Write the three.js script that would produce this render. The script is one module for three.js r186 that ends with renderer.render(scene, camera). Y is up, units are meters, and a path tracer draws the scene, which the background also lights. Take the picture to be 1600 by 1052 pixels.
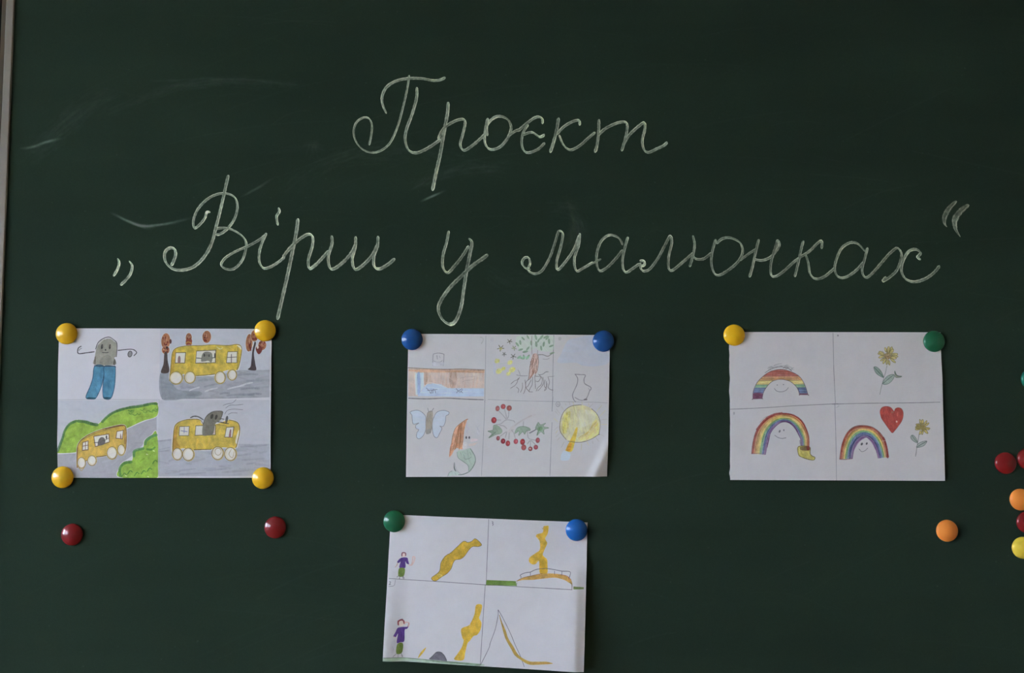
import * as THREE from 'three';
import { RoundedBoxGeometry } from 'three/addons/geometries/RoundedBoxGeometry.js';
import { mergeGeometries } from 'three/addons/utils/BufferGeometryUtils.js';
import { ImprovedNoise } from 'three/addons/math/ImprovedNoise.js';

// ------------------------------------------------------------------ camera, sky, light, exposure
const W = 1600, H = 1052, FOCAL = 1400, PITCH = THREE.MathUtils.degToRad(4), RANGE = 1.249, AIM = 1.55;
const scene = new THREE.Scene();
const camera = new THREE.PerspectiveCamera(2 * Math.atan(H / 2 / FOCAL) * 180 / Math.PI, W / H, 0.05, 60);
camera.position.set(0, AIM - RANGE * Math.sin(PITCH), RANGE * Math.cos(PITCH));
camera.lookAt(0, AIM, 0);
scene.background = new THREE.Color(0.70, 0.83, 1.06);   // an even overcast sky, seen only through the windows
scene.backgroundIntensity = 24.0;
const renderer = new THREE.WebGLRenderer();
renderer.toneMapping = THREE.LinearToneMapping;
renderer.toneMappingExposure = 1.45;
renderer.shadowMap.enabled = true;

// ------------------------------------------------------------------ helpers
let seed = 7;
const rnd = () => { seed = (seed * 1664525 + 1013904223) >>> 0; return seed / 4294967296; };
const rr = (a, b) => a + (b - a) * rnd();
const perlin = new ImprovedNoise();
const fbm = (x, y, n = 4) => { let s = 0, a = 0.5; for (let i = 0; i < n; i++) { s += a * perlin.noise(x, y, 3.7 + i * 9); x *= 2.03; y *= 2.03; a *= 0.5; } return s; };
const smooth = THREE.MathUtils.smoothstep;
// where the sight line of a point of the picture meets the plane z
function at(px, py, z = 0) {
  const u = (px - W / 2) / FOCAL, v = (H / 2 - py) / FOCAL, s = Math.sin(PITCH), c = Math.cos(PITCH);
  const dy = v * c + s, dz = v * s - c, t = (z - camera.position.z) / dz;
  return new THREE.Vector3(u * t, camera.position.y + dy * t, z);
}
const MM_PX = RANGE / FOCAL;                                        // metres per picture pixel on the board
const used = {};
const numbered = (name) => { const n = used[name] = (used[name] ?? -1) + 1; return n ? name + '_' + String(n).padStart(3, '0') : name; };
function tag(o, label, category, group) {
  o.name = numbered(o.name); Object.assign(o.userData, { label, category });
  if (group) o.userData.group = group;
  scene.add(o);
  return o;
}
function mesh(name, geometry, material, parent, label) {
  const m = new THREE.Mesh(geometry, material);
  m.name = name; m.castShadow = m.receiveShadow = true;
  if (parent) parent.add(m);
  if (label) m.userData.label = label;
  return m;
}
function struct(name, geometry, material) { const m = mesh(name, geometry, material, scene); m.userData.kind = 'structure'; return m; }
const box = (x0, x1, y0, y1, z0, z1) => new THREE.BoxGeometry(x1 - x0, y1 - y0, z1 - z0).translate((x0 + x1) / 2, (y0 + y1) / 2, (z0 + z1) / 2);
const rbox = (x0, x1, y0, y1, z0, z1, r = 0.001) => new RoundedBoxGeometry(x1 - x0, y1 - y0, z1 - z0, 2, r).translate((x0 + x1) / 2, (y0 + y1) / 2, (z0 + z1) / 2);
const std = (o) => new THREE.MeshStandardMaterial(o);
function canvasTexture(canvas) { const t = new THREE.CanvasTexture(canvas); t.colorSpace = THREE.SRGBColorSpace; t.anisotropy = 8; return t; }
const toLin = (c) => { c /= 255; return c <= 0.04045 ? c / 12.92 : ((c + 0.055) / 1.055) ** 2.4; };
const toS = (c) => { c = Math.min(1, Math.max(0, c)); return 255 * (c <= 0.0031308 ? c * 12.92 : 1.055 * c ** (1 / 2.4) - 0.055); };
function rom(pts, closed, step = 8) {                               // a smooth line through points; any further entries are carried along
  const out = [], n = pts.length, get = (i) => closed ? pts[(i + n) % n] : pts[Math.min(n - 1, Math.max(0, i))];
  for (let i = 0; i < (closed ? n : n - 1); i++) {
    const [a, b, c, d] = [get(i - 1), get(i), get(i + 1), get(i + 2)];
    for (let k = 0; k < step; k++) {
      const t = k / step, t2 = t * t, t3 = t2 * t;
      out.push(b.map((_, j) => 0.5 * (2 * b[j] + (c[j] - a[j]) * t + (2 * a[j] - 5 * b[j] + 4 * c[j] - d[j]) * t2 + (3 * b[j] - a[j] - 3 * c[j] + d[j]) * t3)));
    }
  }
  if (!closed) out.push(pts[n - 1]);
  return out;
}

// ------------------------------------------------------------------ the classroom round the board
const X0 = -4.0, X1 = 3.4, Z0 = -0.03, Z1 = 6.2, Y1 = 3.15, T = 0.3;
function plaster(r, g, b) {
  const n = 256, d = new Uint8Array(n * n * 4);
  for (let i = 0; i < n * n; i++) { const v = 1 + 0.05 * fbm((i % n) / 20, Math.floor(i / n) / 20) + rr(-0.015, 0.015); d.set([r * v, g * v, b * v, 255].map((q) => Math.min(255, q)), i * 4); }
  const t = new THREE.DataTexture(d, n, n); t.colorSpace = THREE.SRGBColorSpace; t.wrapS = t.wrapT = THREE.MirroredRepeatWrapping; t.magFilter = THREE.LinearFilter; t.needsUpdate = true;
  return std({ map: t, roughness: 0.85 });
}
const wallM = plaster(216, 200, 170), ceilM = plaster(236, 235, 230), floorM = plaster(120, 84, 54), groundM = plaster(104, 110, 96);
struct('floor', box(X0 - T, X1 + T, -0.2, 0, Z0 - T, Z1 + T), floorM);
struct('ceiling', box(X0 - T, X1 + T, Y1, Y1 + 0.2, Z0 - T, Z1 + T), ceilM);
struct('wall_front', box(X0 - T, X1 + T, 0, Y1, Z0 - T, Z0), wallM);
struct('wall_back', box(X0 - T, X1 + T, 0, Y1, Z1, Z1 + T), wallM);
struct('wall_right', box(X1, X1 + T, 0, Y1, Z0, Z1), wallM);
struct('ground', new THREE.CylinderGeometry(40, 40, 0.2, 48).translate(0, -0.9, 0), groundM);
const WIN = [[0.62, 1.88], [2.26, 3.06], [3.55, 4.35]], SILL = 0.95, HEAD = 2.42;
{
  const g = [box(X0 - T, X0, 0, SILL, Z0, Z1), box(X0 - T, X0, HEAD, Y1, Z0, Z1)];
  let z = Z0;
  for (const [a, b] of [...WIN, [Z1, Z1]]) { if (a > z) g.push(box(X0 - T, X0, SILL, HEAD, z, a)); z = b; }
  struct('wall_left', mergeGeometries(g), wallM);
  const frameM = std({ color: 0xdedbd2, roughness: 0.45 }), paneM = new THREE.MeshPhysicalMaterial({ color: 0xffffff, transmission: 1, thickness: 0, roughness: 0.02, ior: 1.5 });
  WIN.forEach(([a, b], i) => {
    const w = new THREE.Group(); w.name = 'window_' + (i + 1); w.userData.kind = 'structure'; scene.add(w);
    const x = X0 - 0.2, f = 0.05, bars = [[a, a + f, SILL, HEAD], [b - f, b, SILL, HEAD], [a + f, b - f, SILL, SILL + f], [a + f, b - f, HEAD - f, HEAD]];
    if (b - a > 1.5) bars.push([(a + b) / 2 - 0.04, (a + b) / 2 + 0.04, SILL + f, HEAD - f]);
    mesh('window_frame', mergeGeometries(bars.map(([p, q, r, s]) => rbox(x - 0.03, x + 0.03, r, s, p, q, 0.004))), frameM, w);
    mesh('window_pane', box(x - 0.003, x + 0.003, SILL + f, HEAD - f, a + f, b - f), paneM, w);
    mesh('window_sill', rbox(X0 - 0.2, X0 + 0.12, SILL - 0.03, SILL, a - 0.06, b + 0.06, 0.006), frameM, w);
  });
}

// ------------------------------------------------------------------ the chalkboard
const edge0 = at(23.4, 0), edge1 = at(11.2, 320);
const BX0 = (edge0.x + edge1.x) / 2, BX1 = BX0 + 2.0, BY0 = 0.96, BY1 = 2.14;   // the writing surface
const board = new THREE.Group(); board.name = 'chalkboard';
board.position.set(BX0, BY0, 0);
tag(board, 'dark green chalkboard covered with white handwritten chalk words, in an aluminium frame', 'chalkboard');
const inBoard = (g) => g.translate(-BX0, -BY0, 0);
{
  const cw = 2048, ch = Math.round(2048 * (BY1 - BY0) / 2.0), cv = document.createElement('canvas'); cv.width = cw; cv.height = ch;
  const c = cv.getContext('2d'), im = c.createImageData(cw, ch);
  for (let y = 0; y < ch; y++) for (let x = 0; x < cw; x++) {
    const n = fbm(x / 260, y / 210, 3), w = fbm(x / 420 + 7, y / 60 + 3, 3), v = 1 + 0.10 * n + 0.08 * w + rr(-0.03, 0.03), i = (y * cw + x) * 4;
    im.data[i] = 46 * v; im.data[i + 1] = 60.5 * v; im.data[i + 2] = 48.5 * v; im.data[i + 3] = 255;
  }
  c.putImageData(im, 0, 0);
  const S = cw / 2.0, px = (x, y) => { const p = at(x, y); return [(p.x - BX0) * S, (BY1 - p.y) * S]; };
  c.lineCap = 'round';
  // eraser streaks and rubbed chalk: bundles of fine grains along a path
  function smear(pts, wide, amount, col = [150, 164, 138], grain = 1.1) {
    const p = rom(pts, false, 10).map(([x, y]) => px(x, y)), wd = wide * MM_PX * S;
    let len = 0; for (let i = 1; i < p.length; i++) len += Math.hypot(p[i][0] - p[i - 1][0], p[i][1] - p[i - 1][1]);
    const n = Math.round(len * wd * amount);
    for (let i = 0; i < n; i++) {
      const t = rnd() * (p.length - 1.01), k = Math.floor(t), f = t - k, dx = p[k + 1][0] - p[k][0], dy = p[k + 1][1] - p[k][1], l = Math.hypot(dx, dy) || 1;
      const o = (rnd() + rnd() + rnd() - 1.5) / 1.5 * wd / 2, env = Math.sin(Math.PI * Math.min(1, (t / (p.length - 1)) * 0.98 + 0.01)) ** 0.6;
      if (rnd() > env) continue;
      const x = p[k][0] + dx * f - dy / l * o, y = p[k][1] + dy * f + dx / l * o, q = rr(4, 22);
      c.strokeStyle = `rgba(${col[0]},${col[1]},${col[2]},${rr(0.003, 0.018)})`; c.lineWidth = rr(0.6, grain * 2.2);
      c.beginPath(); c.moveTo(x, y); c.lineTo(x + dx / l * q, y + dy / l * q); c.stroke();
    }
  }
  smear([[175, 333], [200, 345], [225, 352], [260, 349], [290, 343]], 5, 0.9);
  smear([[172, 332], [205, 348], [225, 353], [262, 350]], 3.5, 2.0);
  smear([[30, 233], [48, 230], [66, 224], [82, 220]], 5, 1.5);
  smear([[375, 308], [395, 298], [415, 286]], 4, 0.7);
  smear([[655, 316], [668, 310], [677, 306]], 3.2, 3.6);
  smear([[40, 250], [80, 215], [120, 180], [170, 150]], 60, 0.09);
  smear([[160, 180], [260, 140], [350, 128], [460, 134]], 26, 0.10);
  smear([[230, 128], [350, 123], [460, 132]], 8, 0.12);
  smear([[440, 300], [520, 250], [620, 238], [790, 262]], 50, 0.05);
  smear([[640, 300], [700, 270], [780, 262]], 30, 0.10);
  smear([[850, 325], [890, 330], [905, 360], [890, 392]], 40, 0.12);
  smear([[885, 300], [895, 345], [880, 385]], 16, 0.10, [150, 140, 125]);
  smear([[760, 420], [800, 440], [880, 430]], 60, 0.03);
  smear([[400, 240], [480, 228], [490, 230]], 24, 0.08);
  for (let i = 0; i < 260; i++) {                                   // faint wiping lines and specks
    const x = rnd() * cw, y = rnd() * ch, l = rr(30, 260), a = rr(-0.5, 0.25);
    c.strokeStyle = `rgba(150,170,158,${rr(0.01, 0.035)})`; c.lineWidth = rr(0.6, 2.2);
    c.beginPath(); c.moveTo(x, y); c.quadraticCurveTo(x + l / 2, y + l * a * 0.5 - rr(0, 20), x + l, y + l * a); c.stroke();
  }
  for (let i = 0; i < 900; i++) { c.fillStyle = `rgba(170,185,172,${rr(0.05, 0.2)})`; c.fillRect(rnd() * cw, rnd() * ch, rr(0.7, 1.6), rr(0.7, 1.6)); }
  const surfM = new THREE.MeshPhysicalMaterial({ map: canvasTexture(cv), roughness: 0.8, specularIntensity: 0.03 });
  const g = inBoard(box(BX0, BX1, BY0, BY1, -0.02, 0)), uv = g.attributes.uv, p = g.attributes.position;
  for (let i = 0; i < p.count; i++) uv.setXY(i, p.getX(i) / 2.0, p.getY(i) / (BY1 - BY0));
  mesh('writing_surface', g, surfM, board);
  // aluminium edge: an outer lip, a groove and a broad inner face
  const alu = std({ color: 0x958e83, metalness: 0.2, roughness: 0.5 });
  const w = 0.0125, prof = new THREE.Shape([[0, -0.02], [0, 0.0022], [-0.0009, 0.0032], [-0.0100, 0.0038], [-0.0108, 0.0030], [-0.0110, -0.0030], [-0.0136, -0.0030], [-0.0139, -0.0014], [-0.0168, 0.0016], [-0.0174, 0.0018], [-0.0178, 0.0012], [-0.0178, -0.02]].map(([a, b]) => new THREE.Vector2(a, b)));
  const rail = (len, ...m) => {                                     // profile in x (outwards) and y (off the wall), swept along z, then laid along an edge
    const g = new THREE.ExtrudeGeometry(prof, { depth: len, bevelEnabled: false }), M = new THREE.Matrix4().set(...m, 0, 0, 0, 1);
    g.applyMatrix4(M);
    if (M.determinant() < 0) for (const a of Object.values(g.attributes)) for (let i = 0; i < a.count; i += 3) for (let k = 0; k < a.itemSize; k++) { const q = a.array[(i + 1) * a.itemSize + k]; a.array[(i + 1) * a.itemSize + k] = a.array[(i + 2) * a.itemSize + k]; a.array[(i + 2) * a.itemSize + k] = q; }
    return inBoard(g);
  };
  mesh('frame_rail', rail(BY1 - BY0 + 0.038, 1, 0, 0, BX0, 0, 0, 1, BY0 - 0.019, 0, 1, 0, 0), alu, board);
  mesh('frame_rail', rail(BY1 - BY0 + 0.038, -1, 0, 0, BX1, 0, 0, 1, BY0 - 0.019, 0, 1, 0, 0), alu, board);
  mesh('frame_rail', rail(2.0, 0, 0, 1, BX0, -1, 0, 0, BY1, 0, 1, 0, 0), alu, board);
  mesh('frame_rail', rail(2.0, 0, 0, 1, BX0, 1, 0, 0, BY0, 0, 1, 0, 0), alu, board);
  mesh('gap_shade_strip', inBoard(rbox(BX0 - 0.034, BX0 - 0.0182, BY0 - 0.019, BY1 + 0.019, -0.03, 0.002, 0.002)), std({ color: 0x0e0e0d, roughness: 0.9 }), board, 'added black strip standing for the shaded gap along the left edge');  // added black strip: the shade of the gap beside the frame, as colour
}

// ------------------------------------------------------------------ the chalk writing: every letter a low ridge of chalk on the board
const chalkM = (() => {
  const w = 1024, h = 64, d = new Uint8Array(w * h * 4);
  for (let y = 0; y < h; y++) for (let x = 0; x < w; x++) {
    const v = (y + 0.5) / h, e = Math.abs(v - 0.5) * 2;
    const grain = 0.5 + 0.55 * perlin.noise(x / 5, y / 7, 1) + 0.45 * perlin.noise(x / 40, y / 14, 5) + 0.3 * perlin.noise(x / 160, v * 1.2, 9);
    const k = Math.min(1, Math.max(0, 0.10 + 0.62 * grain + 0.34 * Math.exp(-(((v - 0.80) / 0.11) ** 2)) + 0.10 * Math.exp(-(((v - 0.16) / 0.10) ** 2)) - 0.45 * Math.max(0, e - 0.86) / 0.14));
    const i = (y * w + x) * 4;
    d[i] = 46 + k * (230 - 46); d[i + 1] = 60 + k * (232 - 60); d[i + 2] = 49 + k * (196 - 44); d[i + 3] = 255;
  }
  const t = new THREE.DataTexture(d, w, h); t.colorSpace = THREE.SRGBColorSpace; t.wrapS = THREE.RepeatWrapping; t.magFilter = THREE.LinearFilter; t.needsUpdate = true;
  return std({ map: t, vertexColors: true, roughness: 0.95 });
})();
let chalkShift = 0;
function chalkStroke(points, view, width, press) {
  const [x0, y0, x1, , zoomed] = view, s = (x1 - x0) / zoomed;
  const line = rom(points.map(([x, y, k = 1, b = 1]) => [x0 + x * s, y0 + y * s, k, b]), false, 9), n = line.length, pos = [], uv = [], col = [], index = [];
  let u = chalkShift += 0.37, run = 0, total = 0;
  for (let i = 1; i < n; i++) total += Math.hypot(line[i][0] - line[i - 1][0], line[i][1] - line[i - 1][1]);
  const C = 5;
  for (let i = 0; i < n; i++) {
    const a = line[Math.max(0, i - 1)], b = line[Math.min(n - 1, i + 1)], dx = b[0] - a[0], dy = b[1] - a[1], l = Math.hypot(dx, dy) || 1;
    if (i) { const q = Math.hypot(line[i][0] - line[i - 1][0], line[i][1] - line[i - 1][1]); u += q * MM_PX * 9; run += q; }
    const end = Math.min(run, total - run), slant = Math.abs(dx * 0.75 - dy * 0.66) / l;    // a flat-held chalk is broad on the down strokes
    const wd = width * line[i][2] * (0.58 + 0.50 * slant) * Math.sqrt(Math.min(1, 0.12 + end / (width * 0.6))) * rr(0.93, 1.07);
    const e = line[Math.max(0, i - 2)], f = line[Math.min(n - 1, i + 2)], t1 = Math.atan2(line[i][1] - e[1], line[i][0] - e[0]), t2 = Math.atan2(f[1] - line[i][1], f[0] - line[i][0]), turn = i > 1 && i < n - 2 ? Math.abs(Math.atan2(Math.sin(t2 - t1), Math.cos(t2 - t1))) : 0;   // chalk is pressed harder where it turns
    const span = Math.hypot(f[0] - e[0], f[1] - e[1]) / 2 || 1;
    const bright = press * line[i][3] * (1 + Math.min(1.0, 9 * turn / Math.max(1.2, span) * 0.8)) * (1 + 0.9 * Math.exp(-end / 3.5)) * (1 + 0.5 * perlin.noise(run / 17, chalkShift * 7, 0.5)) * (dy > 0 ? 1.05 : 0.9);
    for (let k = 0; k < C; k++) {
      const v = k / (C - 1), o = (v - 0.5) * wd, p = at(line[i][0] - dy / l * o, line[i][1] + dx / l * o, 0.00008 + 0.00016 * Math.sin(Math.PI * v));
      pos.push(p.x - BX0, p.y - BY0, p.z); uv.push(u, 1 - v); col.push(bright, bright, bright);
    }
  }
  for (let i = 0; i < n - 1; i++) for (let k = 0; k < C - 1; k++) { const q = i * C + k; index.push(q, q + C, q + 1, q + 1, q + C, q + C + 1); }
  const g = new THREE.BufferGeometry();
  g.setAttribute('position', new THREE.Float32BufferAttribute(pos, 3)); g.setAttribute('uv', new THREE.Float32BufferAttribute(uv, 2)); g.setAttribute('color', new THREE.Float32BufferAttribute(col, 3));
  g.setIndex(index); g.computeVertexNormals();
  return g;
}
const L = 'chalk_letter', SPELL = [...'ПроєктВіршумалюнках'];
let spelt = 0;
function chalk(name, view, strokes, width = 4.6, press = 1.28) {
  if (view === VD || view === VC) press *= 0.9;                      // thinner chalk in the second half of the line
  const g = mergeGeometries(strokes.map((s) => chalkStroke(s.p ?? s, view, width * (s.w ?? 1), press * (s.b ?? 1))));
  mesh(name, g, chalkM, board, name === L ? 'white chalk cursive letter ' + SPELL[spelt++] : undefined);
}
const VA = [520, 90, 1080, 320, 1600], VB = [160, 250, 660, 520, 1600], VC = [640, 320, 1140, 520, 1600], VD = [1080, 290, 1600, 490, 1600];

chalk(L, VA, [
  { p: [[240, 250], [224, 215], [220, 175], [240, 132], [285, 104], [340, 93], [400, 94], [445, 102], [478, 100], [503, 88]], w: 1.05 },
  { p: [[341, 78], [332, 140], [312, 228], [286, 318], [250, 388], [200, 421], [150, 419], [110, 386], [93, 338], [104, 292], [135, 269], [162, 273], [175, 305], [170, 355], [162, 392]], w: 0.8, b: 0.95 },
  { p: [[375, 132], [374, 180], [355, 250], [330, 318], [323, 368], [338, 412], [370, 426], [410, 412], [450, 388], [482, 364]], w: 1.1 }]);
chalk(L, VA, [{ p: [[515, 198], [512, 250], [497, 330], [480, 430], [462, 510], [445, 595]], w: 1.3 }, { p: [[472, 368], [478, 345], [500, 312], [540, 286], [578, 275], [591, 290], [581, 340], [569, 388], [585, 414], [618, 397], [655, 366], [682, 340]], w: 1.05 }]);
chalk(L, VA, [{ p: [[692, 270], [680, 330], [680, 382], [704, 410], [748, 398], [783, 355], [796, 312], [780, 276], [742, 262], [710, 276], [688, 305], [690, 350]], w: 1.05 }, { p: [[780, 352], [815, 328], [845, 318]], b: 0.8 }]);
chalk(L, VA, [{ p: [[825, 330], [868, 292], [908, 266], [934, 272], [936, 297]] }, { p: [[872, 298], [850, 335], [843, 375], [850, 410], [872, 425], [915, 410], [947, 380]] }, { p: [[846, 346], [888, 334], [924, 354], [946, 343]], b: 0.9 }]);
chalk(L, VA, [{ p: [[1008, 268], [1000, 320], [985, 380], [970, 425]], w: 1.2 }, { p: [[998, 345], [1030, 310], [1070, 286], [1099, 281], [1102, 304]] }, { p: [[1010, 345], [1030, 390], [1060, 412], [1100, 395], [1140, 360], [1172, 333]] }]);
chalk(L, VA, [{ p: [[1188, 275], [1187, 330], [1180, 390], [1170, 425]], w: 1.15 }, { p: [[1183, 348], [1220, 315], [1278, 290], [1312, 293], [1311, 340], [1298, 390], [1289, 418]], w: 1.05 }, { p: [[1296, 392], [1320, 350], [1360, 311], [1390, 291], [1393, 320], [1382, 370], [1389, 410], [1410, 423], [1450, 406], [1480, 391], [1493, 376]], w: 1.05 }]);
const Q = 'chalk_quotation_mark';
chalk(Q, VB, [{ p: [[75, 492], [84, 515], [75, 548], [55, 582]], w: 1.0, b: 1.2 }]);
chalk(Q, VB, [{ p: [[133, 505], [149, 530], [140, 570], [118, 600], [90, 627]], w: 1.0, b: 1.2 }]);
chalk(L, VB, [
  { p: [[630, 75], [615, 140], [595, 230], [570, 330], [545, 420], [505, 490], [455, 535], [400, 551], [350, 544], [316, 510], [312, 466], [335, 441], [360, 446], [366, 475], [352, 515], [343, 530]], w: 1.15 },
  { p: [[540, 262], [522, 262], [513, 290], [490, 320], [461, 341], [455, 305], [475, 250], [520, 200], [570, 173], [620, 168], [660, 186], [675, 225], [668, 275], [645, 320], [612, 356], [576, 374], [562, 356], [580, 342], [630, 343], [680, 366], [714, 400], [718, 440], [700, 500], [665, 540], [630, 548], [600, 535], [596, 515], [620, 486], [670, 456], [730, 430], [790, 396], [815, 374]], w: 0.95 }]);
chalk(L, VB, [{ p: [[820, 365], [800, 410], [785, 460], [785, 510], [806, 541], [840, 535], [880, 511], [912, 484]] }, { p: [[880, 238], [885, 258], [871, 285], [878, 328]], b: 1.1 }]);
chalk(L, VB, [{ p: [[978, 292], [970, 360], [950, 460], [925, 580], [900, 690], [875, 800]], w: 1.35, b: 0.9 }, { p: [[902, 488], [932, 448], [980, 401], [1028, 372], [1051, 385], [1050, 430], [1030, 500], [1036, 543], [1066, 525], [1100, 490], [1132, 453]], w: 1.1 }]);
chalk(L, VB, [{ p: [[1146, 378], [1148, 420], [1130, 480], [1135, 533], [1155, 545], [1200, 515], [1245, 465], [1266, 420]], w: 1.15 }, { p: [[1266, 382], [1265, 430], [1250, 490], [1255, 535], [1272, 547], [1310, 520], [1350, 475], [1376, 422]], w: 1.15 }, { p: [[1378, 380], [1375, 430], [1358, 480], [1359, 530], [1385, 545], [1430, 521], [1463, 492]], w: 1.2, b: 1.1 }]);
chalk(L, VC, [{ p: [[196, 130], [185, 190], [168, 250], [166, 310], [190, 340], [225, 306], [265, 255], [296, 205]], w: 1.1 }, { p: [[295, 168], [311, 190], [301, 250], [285, 330], [270, 430], [258, 510], [235, 573], [205, 598], [166, 576], [144, 527], [155, 482], [200, 416], [260, 356], [320, 301], [370, 266], [391, 248]], w: 1.3, b: 0.95 }]);
chalk(L, VC, [{ p: [[605, 325], [577, 315], [562, 290], [575, 266], [595, 266], [602, 295], [592, 322], [604, 338], [632, 345], [665, 326], [700, 266], [725, 196], [745, 128]], w: 0.95 }, { p: [[745, 128], [766, 145], [756, 210], [736, 280], [740, 325], [775, 291], [820, 226], [848, 152]] }, { p: [[851, 142], [846, 200], [824, 270], [834, 330], [870, 316], [918, 287]], b: 1.1 }]);
chalk(L, VC, [{ p: [[1066, 202], [1045, 166], [1000, 152], [960, 180], [938, 235], [935, 290], [950, 330], [985, 316], [1030, 271], [1066, 225]], b: 0.85 }, { p: [[1092, 160], [1078, 210], [1065, 270], [1068, 320], [1085, 338], [1120, 316], [1152, 294]] }, { p: [[915, 295], [936, 282], [958, 272]], w: 0.7, b: 0.7 }]);
chalk(L, VC, [{ p: [[1150, 280], [1172, 282], [1174, 300], [1158, 306], [1152, 292], [1158, 322], [1175, 332], [1202, 320], [1240, 271], [1275, 206], [1303, 156], [1311, 190], [1296, 258], [1295, 314], [1311, 329], [1350, 301], [1390, 266], [1420, 240]], b: 0.9 }]);
chalk(L, VD, [{ p: [[8, 240], [16, 282], [10, 330], [-4, 380], [-8, 392]], b: 0.95 }, { p: [[4, 328], [22, 352], [60, 352], [100, 322]], b: 0.8 }, { p: [[118, 258], [101, 320], [97, 375], [110, 420], [135, 431], [180, 406], [225, 366], [247, 320], [235, 276], [190, 252], [150, 256], [120, 280]], b: 0.9 }, { p: [[232, 362], [280, 326], [316, 304]], b: 0.8, w: 0.9 }]);
chalk(L, VD, [{ p: [[325, 258], [310, 320], [295, 390], [280, 442]], b: 0.95 }, { p: [[300, 354], [340, 360], [380, 345], [408, 315], [424, 285], [416, 265], [404, 300], [384, 370], [384, 428], [405, 437], [440, 416], [490, 371], [528, 343]], b: 0.85 }]);
chalk(L, VD, [{ p: [[540, 265], [530, 300], [515, 370], [498, 440]], b: 0.9 }, { p: [[518, 347], [568, 316], [608, 277], [628, 268], [627, 305]], b: 0.85 }, { p: [[548, 325], [562, 370], [572, 425], [600, 449], [642, 437], [692, 395]], b: 0.9 }]);
chalk(L, VD, [{ p: [[836, 317], [802, 281], [765, 275], [725, 300], [700, 350], [690, 400], [705, 437], [740, 442], [790, 411], [832, 365]], b: 0.9 }, { p: [[848, 298], [835, 350], [822, 400], [829, 434], [850, 440], [890, 401], [950, 331], [990, 297]], b: 0.9 }]);
chalk(L, VD, [{ p: [[988, 297], [1006, 315], [1010, 345], [990, 405], [955, 440], [922, 460], [937, 438]], b: 0.9 }, { p: [[1104, 357], [1088, 345], [1102, 325], [1080, 307], [1045, 318], [1018, 365], [1011, 410], [1030, 448], [1070, 463], [1120, 451], [1165, 421], [1195, 385]], w: 1.1, b: 0.95 }]);
chalk(Q, VD, [{ p: [[1276, 74, 0.7], [1240, 110, 1.1], [1219, 150, 1.25], [1218, 182, 0.8], [1230, 200, 0.4]], w: 1.5, b: 0.62 }]);
chalk(Q, VD, [{ p: [[1335, 92, 0.8], [1293, 125, 1.1], [1268, 165, 1.3], [1272, 210, 0.9], [1294, 247, 0.35]], w: 1.7, b: 0.62 }]);

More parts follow.
